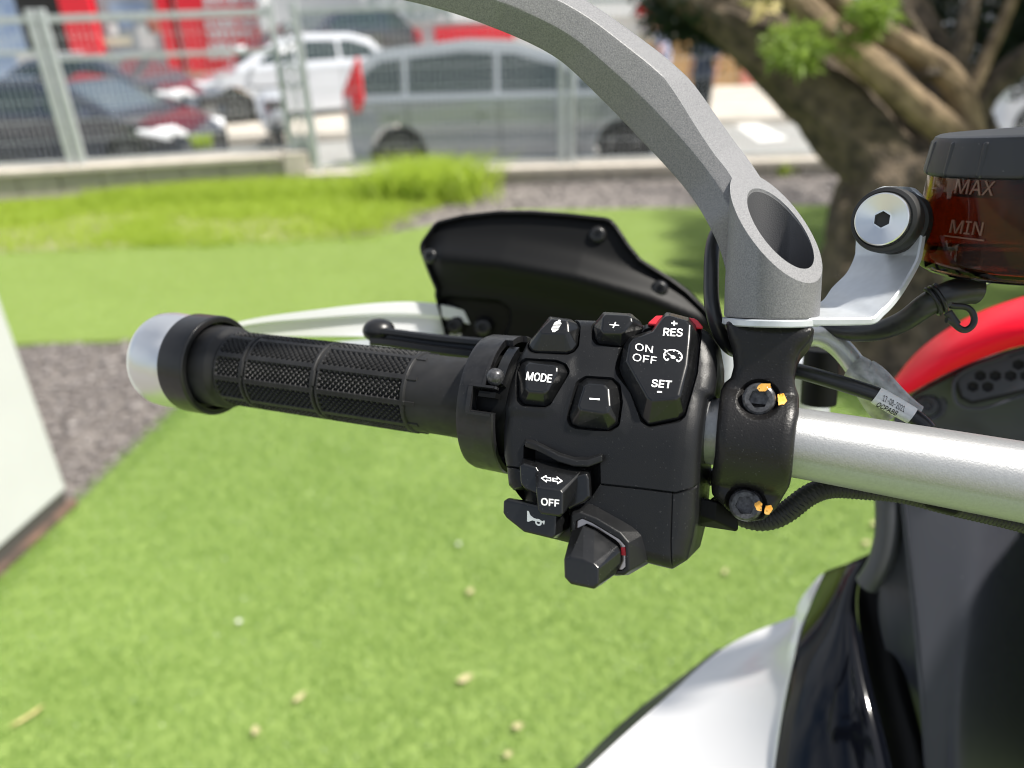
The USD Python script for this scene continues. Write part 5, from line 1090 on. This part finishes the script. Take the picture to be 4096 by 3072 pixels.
# ---- hose from the reservoir with its spring clip
hz = [(1905, 1125, .243), (1760, 1140, .243), (1600, 1210, .246), (1490, 1290, .252), (1300, 1375, .262), (1080, 1385, .274), (860, 1330, .285), (640, 1250, .292)]
mo('fluid_hose', tube([zat(Z5, p[:2], p[2]) for p in hz], [84*rp, 84*rp, 76*rp, 70*rp, 66*rp, 62*rp, 58*rp, 54*rp], 80, 40), 'hose_rubber', smooth=50)
h0, h1_ = zat(Z5, (1640, 1190), .2445), zat(Z5, (1760, 1140), .243); hd = h1_ - h0; hd /= np.linalg.norm(hd); ha = np.cross(hd, FW); ha /= np.linalg.norm(ha); hb2_ = np.cross(hd, ha)
wire = [h0 + hd*(s_*.0026) + (ha*math.cos(t) + hb2_*math.sin(t))*88*rp for t, s_ in zip(np.linspace(0, 4*np.pi, 50), np.linspace(-.4, .9, 50))]
clip = mo('hose_clip', tube(wire, .0007, 160, 10), 'black_anodised', smooth=50)
mo('clip_loop', tube([zat(Z5, p, .231) for p in ((1715, 1310), (1775, 1345), (1830, 1375), (1880, 1345), (1890, 1290), (1850, 1235), (1800, 1225), (1735, 1215))], .0010, 60, 12), 'black_anodised', clip, smooth=50)
mo('clip_tab', cyl(zat(Z5, (1725, 1265), .231), zat(Z5, (1780, 1340), .231), 26*rp, 16), 'black_anodised', clip)

# ---- lines behind the clamp
bl = [(640, 380, .285), (800, 320, .283), (900, 305, .281), (1000, 345, .279), (1090, 430, .277), (1150, 510, .275)]
bt = mo('braided_line', tube([zat(Z4, p[:2], p[2]) for p in bl], 68*.28/FPX/1.5802, 60, 32), 'braid', smooth=50)
mo('sleeve', tube([zat(Z4, p[:2], p[2]) for p in ((1130, 500, .2752), (1200, 560, .273), (1250, 620, .272))], [.0048, .0052, .0046], 20, 32, lambda s_, t_, p_: 1 + .05*np.sin(t_*3 + s_*4)), 'shrink_sleeve', bt, smooth=50)
mo('fork_boot', tube([zat(Z4, p[:2], p[2]) for p in ((1200, 540, .273), (1290, 600, .271), (1390, 690, .268), (1530, 800, .265))], [.0050, .0049, .0042, .0032], 24, 28, lambda s_, t_, p_: 1 + .07*np.sin(t_*2 + s_*5)), 'shrink_sleeve', bt, smooth=50)
mo('fork_boot', tube([zat(Z4, p[:2], p[2]) for p in ((1190, 560, .278), (1240, 680, .280), (1330, 820, .282))], [.0050, .0046, .0040], 20, 24), 'shrink_sleeve', bt, smooth=50)
cb_ = [(560, 500, .272), (780, 530, .266), (980, 585, .262), (1160, 640, .259), (1280, 680, .2575)]
lab = mo('cable', tube([zat(Z4, p[:2], p[2]) for p in cb_], [.0026, .0028, .0028, .0028, .0027], 40, 36), 'cable_sheath', smooth=50)
t0_, t1_ = zat(Z4, (1270, 680), .2578), zat(Z4, (1500, 812), .2535)
tag_ = mo('label_tag', tube([t0_, (t0_ + t1_)/2, t1_], [.0032, .0032, .0030], 24, 48), 'label_paper', lab, smooth=40)
mo('cable_end', tube([zat(Z4, p[:2], p[2]) for p in ((1490, 806, .2538), (1540, 840, .252), (1600, 900, .250))], .0027, 16, 24), 'cable_sheath', lab, smooth=50)
def wrap(s_, o, right, hgt, italic=0.):
    t = meshkit.text_mesh(s_, 1.0, 1.0).subdivide_to_size(.5); v = t.vertices.copy(); v[:, 0] += italic*v[:, 1]; v[:, 0] -= v[:, 0].min(); v[:, 0] /= v[:, 0].max(); zc = v[:, 2].mean(); P = []
    d1 = (t1_ - t0_)/np.linalg.norm(t1_ - t0_)
    L_ = np.linalg.norm(t1_ - t0_)
    for x, y, z_ in v:
        u, w_ = ZL([(o[0] + x*(right[0] - o[0]) + y*hgt[0], o[1] + x*(right[1] - o[1]) + y*hgt[1])])[0]; d = ray(u, w_)
        q = EYE + d*np.linspace(.243, .260, 800)[:, None] - t0_; sl_ = q @ d1; rr = np.linalg.norm(q - sl_[:, None]*d1, axis=1); hit = np.nonzero(rr < .0032 - .0002*sl_/L_)[0]
        q = q[hit[0] if len(hit) else 500]; ax = q - d1*(q @ d1); ax /= np.linalg.norm(ax); P.append(t0_ + q + ax*(.00022 if z_ > zc else -.0002))
    m = trimesh.Trimesh(P, t.faces, process=False)
    if m.volume < 0: m.invert()
    return m
mo('date_print', wrap('17-08-2021', (645, 1275), (812, 1365), (8, -46)), 'ink', lab, smooth=False)
mo('code_print', wrap('OCPABB', (595, 1315), (755, 1392), (16, -34), .35), 'ink', lab, smooth=False)
mo('thin_cable', tube([at(*p) for p in ((2870, 930, .262), (2850, 1000, .258), (2845, 1120, .254), (2850, 1230, .252), (2880, 1330, .253), (2960, 1400, .262))], .0026, 60, 20), 'cable_sheath', smooth=50)
mo('black_connector', cyl(zat(Z4, (930, 390), .335), zat(Z4, (905, 740), .340), .0078, 40, bev=.001), 'matt_black_plastic')
mo('stay', tube([zat(Z4, p, .345) for p in ((330, 380), (330, 560), (320, 760), (330, 980))], .0062, 20, 20), 'bracket_aluminium', smooth=50)
mo('fork_cap', cyl(zat(Z4, (790, 430), .36), zat(Z4, (810, 900),   .37), .0125, 40, bev=.002), 'bracket_aluminium')
# corrugated loom below the bar
lm = [(250, 1330, .262), (420, 1450, .258), (560, 1470, .256), (700, 1420, .254), (820, 1330, .252), (960, 1270, .252), (1150, 1275, .252), (1400, 1300, .250), (1700, 1370, .248), (2000, 1440, .247), (2300, 1520, .246)]
th_ = 17.
mo('wiring_loom', tube([zat(Z4, p[:2], p[2]) for p in lm], [.0030, .0034, .0038, .0038, .0037, .0036, .0034, .0032, .0032, .0032, .0032], 420, 40, lambda s_, t_, p_: 1 + .06*np.sin(s_*250 + 2*t_)*np.sign(np.sin(s_*250 - 2*t_))), 'soft_rubber', smooth=40)
mo('cable_tie', hull([zat(Z4, p, .240) for p in ((1570, 1345), (1800, 1390), (1760, 1415), (1600, 1370))], .0012), 'matt_black_plastic')
mo('wire', tube([zat(Z4, (170, 1210), .262), zat(Z4, (240, 1195), .262), zat(Z4, (300, 1180), .262)], .003, 12, 16), 'cable_sheath')

# ---- hand guard: black shield, aluminium frame; clutch lever
sh = ZS([(100, 310), (110, 270), (195, 145), (225, 125), (400, 85), (650, 62), (900, 66), (1150, 85), (1400, 115), (1440, 130), (1480, 175), (1560, 300), (1640, 400), (1700, 440), (1850, 530), (1960, 610), (2080, 730), (2240, 900), (2280, 1010), (1500, 1060), (600, 1010), (280, 990), (240, 800), (205, 640), (215, 610), (150, 440), (110, 350)])
SD = .40; sO = at(2500, 1250, SD)
sN = EYE - sO; sN /= np.linalg.norm(sN); sX = RT - sN*(RT @ sN); sX /= np.linalg.norm(sX); sY = np.cross(sN, sX); MS = np.array([sX, sY, sN])
def s_on(p, h=0.): o = MS @ (EYE - sO); d = MS @ ray(p[0], p[1]); t = (h - o[2])/d[2]; return o + t*d
SP = Polygon([s_on(p)[:2] for p in sh]).buffer(0)
ridge = LineString([s_on(p)[:2] for p in ZS([(300, 400), (700, 440), (1200, 540), (1700, 690), (2100, 860)])])
low = Polygon([s_on(p)[:2] for p in ZS([(235, 670), (300, 655), (660, 690), (730, 740), (735, 820), (690, 930), (640, 1010), (290, 990)])])
rim_ = SP.buffer(-.0024)
def HS(x, y):
    g = shapely.points(np.c_[np.ravel(x), np.ravel(y)]); d = shapely.distance(ridge, g).reshape(np.shape(x)); below = (np.ravel(y) < 0).reshape(np.shape(x))
    return .012*np.exp(-(d/.010)**2) - .9*np.asarray(x)**2*1.0 + .004*np.sin(np.asarray(y)*60)
hsld = hfield(SP, HS, r=.0012, back=-.022, res=.0014, wells=[(rim_, .0032, .0006), (low, .006, .0012)], corner=.0012)
hsld.vertices[:, 2] = np.where(hsld.vertices[:, 2] < -.0215, HS(hsld.vertices[:, 0], hsld.vertices[:, 1]) - .006, hsld.vertices[:, 2])
def ws(m): m = m.copy(); m.vertices = sO + m.vertices @ MS; return m
guard = mo('hand_guard', ws(hsld), 'matt_black_plastic', smooth=40)
for p, rr in zip(ZS([(212, 385), (1345, 240), (1765, 605), (375, 850), (570, 865)]), (.0044, .0050, .0046, .0056, .0056)):
    q = s_on(p); q[2] = float(HS(np.array([q[0]]), np.array([q[1]]))[0]) - (.0075 if p[1] > 1250 else .0035)
    q = s_on(p, q[2]); scw = mo('guard_screw', ws(lathe_axis([(-.001, rr), (.001, rr), (.0026, rr*.8), (.0031, rr*.62), (.0031, rr*.36), (.0012, rr*.34), (.0012, 0)], q, (0, 0, 1), 40)), 'black_anodised', guard)
fr = [(640, 1440, .372), (760, 1372, .378), (960, 1292, .392), (1200, 1252, .405), (1450, 1222, .416), (1620, 1212, .424), (1760, 1220, .43), (1900, 1260, .435)]
rings = []
for u, v, d in smooth_path(np.array(fr, float), 60):
    k = np.clip((u - 700)/1000, 0, 1); t_ = at(u, v - 4, d); bt_ = at(u + 8, v + 30 + 125*k, d + .004)
    e = FW*.004; rings.append([t_ - e*.2, t_ + (bt_ - t_)*.04 - e*.9, t_ + (bt_ - t_)*.32 - e*1.0, t_ + (bt_ - t_)*.40 - e*.1, bt_ - e*.1, bt_ + e, t_ + e])
mo('guard_frame', skin(np.array(rings)), 'guard_aluminium', smooth=25)
mo('guard_frame', skin(np.array([[at(u, v, d) + FW*a_ + UP*b_ for a_, b_ in ((-.003, -.004), (-.003, .004), (.003, .004), (.003, -.004))] for u, v, d in smooth_path(np.array([(1180, 1420, .41), (1400, 1392, .415), (1600, 1380, .42), (1760, 1372, .425)]), 20)])), 'bracket_aluminium')
lv = [(1478, 1345, .335), (1560, 1352, .334), (1700, 1372, .330), (1900, 1395, .322), (2060, 1415, .314), (2200, 1440, .306)]
rings = []
for k, (u, v, d) in enumerate(smooth_path(np.array(lv, float), 50)):
    w = .0042 + .0012*k/50; o_ = at(u, v, d); n_ = (EYE - o_)/np.linalg.norm(EYE - o_)
    rings.append([o_ + UP*a_*w + n_*b_*w for a_, b_ in ((-1, -.6), (-1, .5), (-.75, .8), (-.2, .8), (-.05, .35), (.25, .35), (.4, .9), (.8, .9), (1, .55), (1, -.6))])
lever = mo('clutch_lever', skin(np.array(rings)), 'black_anodised', smooth=28)
mo('lever_ball', trimesh.creation.icosphere(3, .0064).apply_transform(np.diag([1.15, 1, .85, 1])).apply_translation(at(1515, 1322, .337)), 'black_anodised', lever, smooth=True)

# ---- fairing and tank parts at the lower right
def Vp(pts): return [(x*VS, y*VS, d) for x, y, d in pts]
red = mo('tank_cover', patch([Vp([(1900, 858, .425), (1958, 852, .418), (2010, 825, .408), (2082, 790, .396), (2150, 764, .386), (2212, 746, .378), (2420, 700, .355)]),
                              Vp([(1908, 843, .432), (1964, 806, .420), (2030, 762, .405), (2100, 728, .392), (2165, 704, .382), (2230, 690, .373), (2420, 640, .350)]),
                              Vp([(1930, 826, .446), (1970, 772, .438), (2020, 728, .428), (2085, 688, .418), (2150, 660, .410), (2225, 636, .400), (2420, 580, .375)])], .004, 40, 80), 'red_paint', smooth=True)
panel = mo('radiator_panel', patch([Vp([(1940, 872, .438), (2010, 836, .418), (2090, 796, .405), (2150, 774, .396), (2225, 752, .387), (2420, 706, .37)]),
                           Vp([(1925, 930, .440), (1990, 920, .430), (2060, 920, .424), (2130, 920, .420), (2225, 920, .412), (2420, 920, .40)]),
                           Vp([(1915, 1020, .440), (1960, 1020, .431), (2040, 1020, .424), (2130, 1020, .421), (2225, 1020, .414), (2420, 1020, .405)])], .003, 40, 60), 'dark_fairing', smooth=True)
facet = mo('radiator_panel', patch([Vp([(1946, 1010, .431), (1960, 1010, .428), (2060, 1015, .422), (2165, 1015, .421), (2232, 1020, .436), (2330, 1020, .455)]),
                           Vp([(1966, 1230, .428), (1982, 1230, .425), (2060, 1230, .419), (2140, 1230, .417), (2215, 1230, .436), (2330, 1230, .460)]),
                           Vp([(1984, 1430, .424), (1996, 1430, .421), (2050, 1430, .416), (2108, 1430, .414), (2212, 1430, .436), (2330, 1430, .465)]),
                           Vp([(2000, 1700, .418), (2012, 1700, .415), (2050, 1700, .411), (2096, 1700, .410), (2216, 1700, .435), (2330, 1700, .470)])], .003, 60, 100), 'dark_fairing', smooth=True)
side = mo('radiator_panel', patch([Vp([(1925, 1010, .4395), (1938, 1010, .435), (1956, 1010, .430)]), Vp([(1925, 1160, .444), (1950, 1160, .436), (1972, 1160, .429)]), Vp([(1898, 1270, .450), (1945, 1270, .440), (1982, 1270, .427)]),
                           Vp([(1906, 1380, .450), (1955, 1380, .440), (1992, 1380, .424)]), Vp([(1950, 1520, .444), (1985, 1520, .434), (2004, 1520, .4195)]), Vp([(1990, 1700, .436), (2008, 1700, .426), (2014, 1700, .417)])], .003, 60, 20), 'dark_fairing', smooth=True)
for off, rr in ((0, .0052), (14, .0032)):
    mo('trim_strip', tube([vat(x + off, y, d - .003) for x, y, d in ((1914, 1000, .440), (1916, 1080, .440), (1916, 1150, .441), (1906, 1200, .443), (1890, 1236, .446), (1872, 1262, .450))], rr*1.3, 60, 24), 'trim_rubber', smooth=50)
sc_ = vat(2003, 876, .424); sd_ = (EYE - sc_)/np.linalg.norm(EYE - sc_)
scr = mo('panel_screw', lathe_axis([(-.003, .0098), (-.0005, .0098), (.0002, .0088), (-.0006, .0062), (.0012, .0060), (.0020, .0052), (.0022, .0028), (.0006, .0026), (.0006, 0)], sc_ + sd_*.001, sd_, 48), 'dark_fairing')
# honeycomb grille: a plate with six-sided holes over a dark pocket
gO = vat(2150, 812, .398); gN = (EYE - gO)/np.linalg.norm(EYE - gO); gX = RT - gN*(RT @ gN); gX /= np.linalg.norm(gX); gY = np.cross(gN, gX); MG = np.array([gX, gY, gN])
def g_on(x, y, h=.0): o = MG @ (EYE - gO); d = MG @ ray(x*VS, y*VS); t = (h - o[2])/d[2]; return o + t*d
gp2 = Polygon([g_on(*p)[:2] for p in ((2068, 822), (2076, 806), (2130, 788), (2200, 766), (2270, 745), (2330, 735), (2340, 800), (2250, 830), (2170, 850), (2100, 866), (2080, 856))])
holes = []
for i in range(-14, 30):
    for j in range(-10, 11):
        c_ = Point((i + .5*(j % 2))*.0068, j*.0059)
        if gp2.buffer(-.0042).contains(c_): holes.append(Polygon([(c_.x + .0030*math.cos(t), c_.y + .0030*math.sin(t)) for t in np.radians(np.arange(6)*60 + 30)]))
pl = gp2.difference(shapely.union_all(holes)); gm = trimesh.creation.extrude_polygon(pl, .0022, engine='earcut')
def wg(m, dz=0.): m = m.copy(); m.vertices = gO + (m.vertices + [0, 0, dz]) @ MG; return m
gril = mo('grille', wg(gm, .0000), 'dark_fairing', smooth=20)
mo('grille_backing', wg(trimesh.creation.extrude_polygon(gp2.buffer(.002), .0006, engine='earcut'), -.0045 + .0030), 'void_black', gril, smooth=False)
mo('grille_frame', tube([vat(x, y, d) for x, y, d in ((2330, 838, .385), (2250, 846, .389), (2170, 868, .395), (2100, 884, .400), (2070, 874, .403), (2060, 845, .404), (2066, 815, .404), (2090, 798, .402), (2140, 780, .397), (2210, 757, .391), (2330, 730, .38))], .0010, 90, 20), 'dark_fairing', gril, smooth=50)
# white side fairing, gloss black inset, black groove
z6 = lambda pts: [(*Z6([p[:2]])[0], p[2]) for p in pts]
white = mo('side_fairing', patch([z6([(1205, 372, .506), (1225, 362, .503), (1262, 350, .498)]), z6([(1090, 545, .510), (1110, 560, .500), (1140, 560, .488)]), z6([(1040, 588, .515), (1075, 650, .498), (1105, 650, .478)]), z6([(760, 712, .525), (930, 760, .498), (1083, 760, .466)]), z6([(500, 926, .525), (780, 930, .490), (1046, 930, .452)]), z6([(285, 1118, .515), (640, 1130, .480), (1010, 1130, .440)]), z6([(65, 1320, .505), (520, 1330, .468), (984, 1330, .430)]), z6([(-250, 1620, .485), (350, 1640, .450), (940, 1640, .415)])], .004, 90, 50), 'white_paint', smooth=True)
mo('fairing_underside', patch([z6([(700, 735, .56), (770, 725, .535)]), z6([(440, 930, .565), (530, 932, .537)]), z6([(215, 1110, .56), (315, 1120, .53)]), z6([(0, 1320, .55), (95, 1322, .52)]), z6([(-330, 1620, .53), (-220, 1622, .50)])], .004, 50, 8), 'trim_rubber', smooth=True)
mo('fairing_inset', patch([z6([(1232, 352, .497), (1330, 318, .480), (1400, 300, .470), (1470, 280, .468)]), z6([(1150, 540, .486), (1250, 500, .468), (1345, 480, .456), (1400, 470, .462)]), z6([(1095, 720, .466), (1230, 700, .448), (1362, 690, .437), (1420, 690, .447)]), z6([(1050, 930, .450), (1220, 920, .430), (1400, 910, .419), (1455, 900, .430)]), z6([(1012, 1130, .438), (1220, 1120, .417), (1445, 1110, .405), (1500, 1100, .417)]), z6([(980, 1340, .428), (1220, 1340, .406), (1490, 1340, .392), (1550, 1340, .405)]), z6([(940, 1660, .414), (1220, 1660, .392), (1540, 1660, .375), (1610, 1660, .39)])], .003, 100, 60), 'gloss_black_paint', smooth=True)
mo('fairing_groove', patch([z6([(1290, 370, .505), (1420, 330, .486), (1560, 300, .480)]), z6([(1290, 500, .492), (1420, 500, .472), (1520, 520, .470)]), z6([(1330, 700, .474), (1480, 700, .455), (1585, 700, .452)]), z6([(1370, 900, .458), (1530, 900, .440), (1640, 900, .440)]), z6([(1420, 1130, .444), (1590, 1130, .427), (1700, 1130, .428)]), z6([(1450, 1340, .432), (1640, 1340, .416), (1740, 1340, .418)]), z6([(1500, 1660, .42), (1700, 1660, .402), (1800, 1660, .405)])], .003, 80, 20), 'matt_black_plastic', smooth=True)

# unseen dark tank side, added to shade the radiator panel
mo('added_tank_panel', hull([vat(x, y, d) for x, y, d in ((2640, 1020, .36), (2560, 1750, .33), (2700, 780, .47), (3700, 760, .55), (3900, 1800, .33), (3800, 1000, .36), (2600, 1750, .52), (3900, 1800, .60))], .03, 3), 'dark_fairing', smooth=40)
mo('inner_panel', patch([z6([(1300, 330, .535), (1480, 250, .53)]), z6([(1180, 700, .515), (1640, 640, .50)]), z6([(1150, 1130, .50), (1760, 1130, .47)]), z6([(1150, 1660, .48), (1820, 1660, .45)])], .003, 30, 10), 'matt_black_plastic', smooth=True)
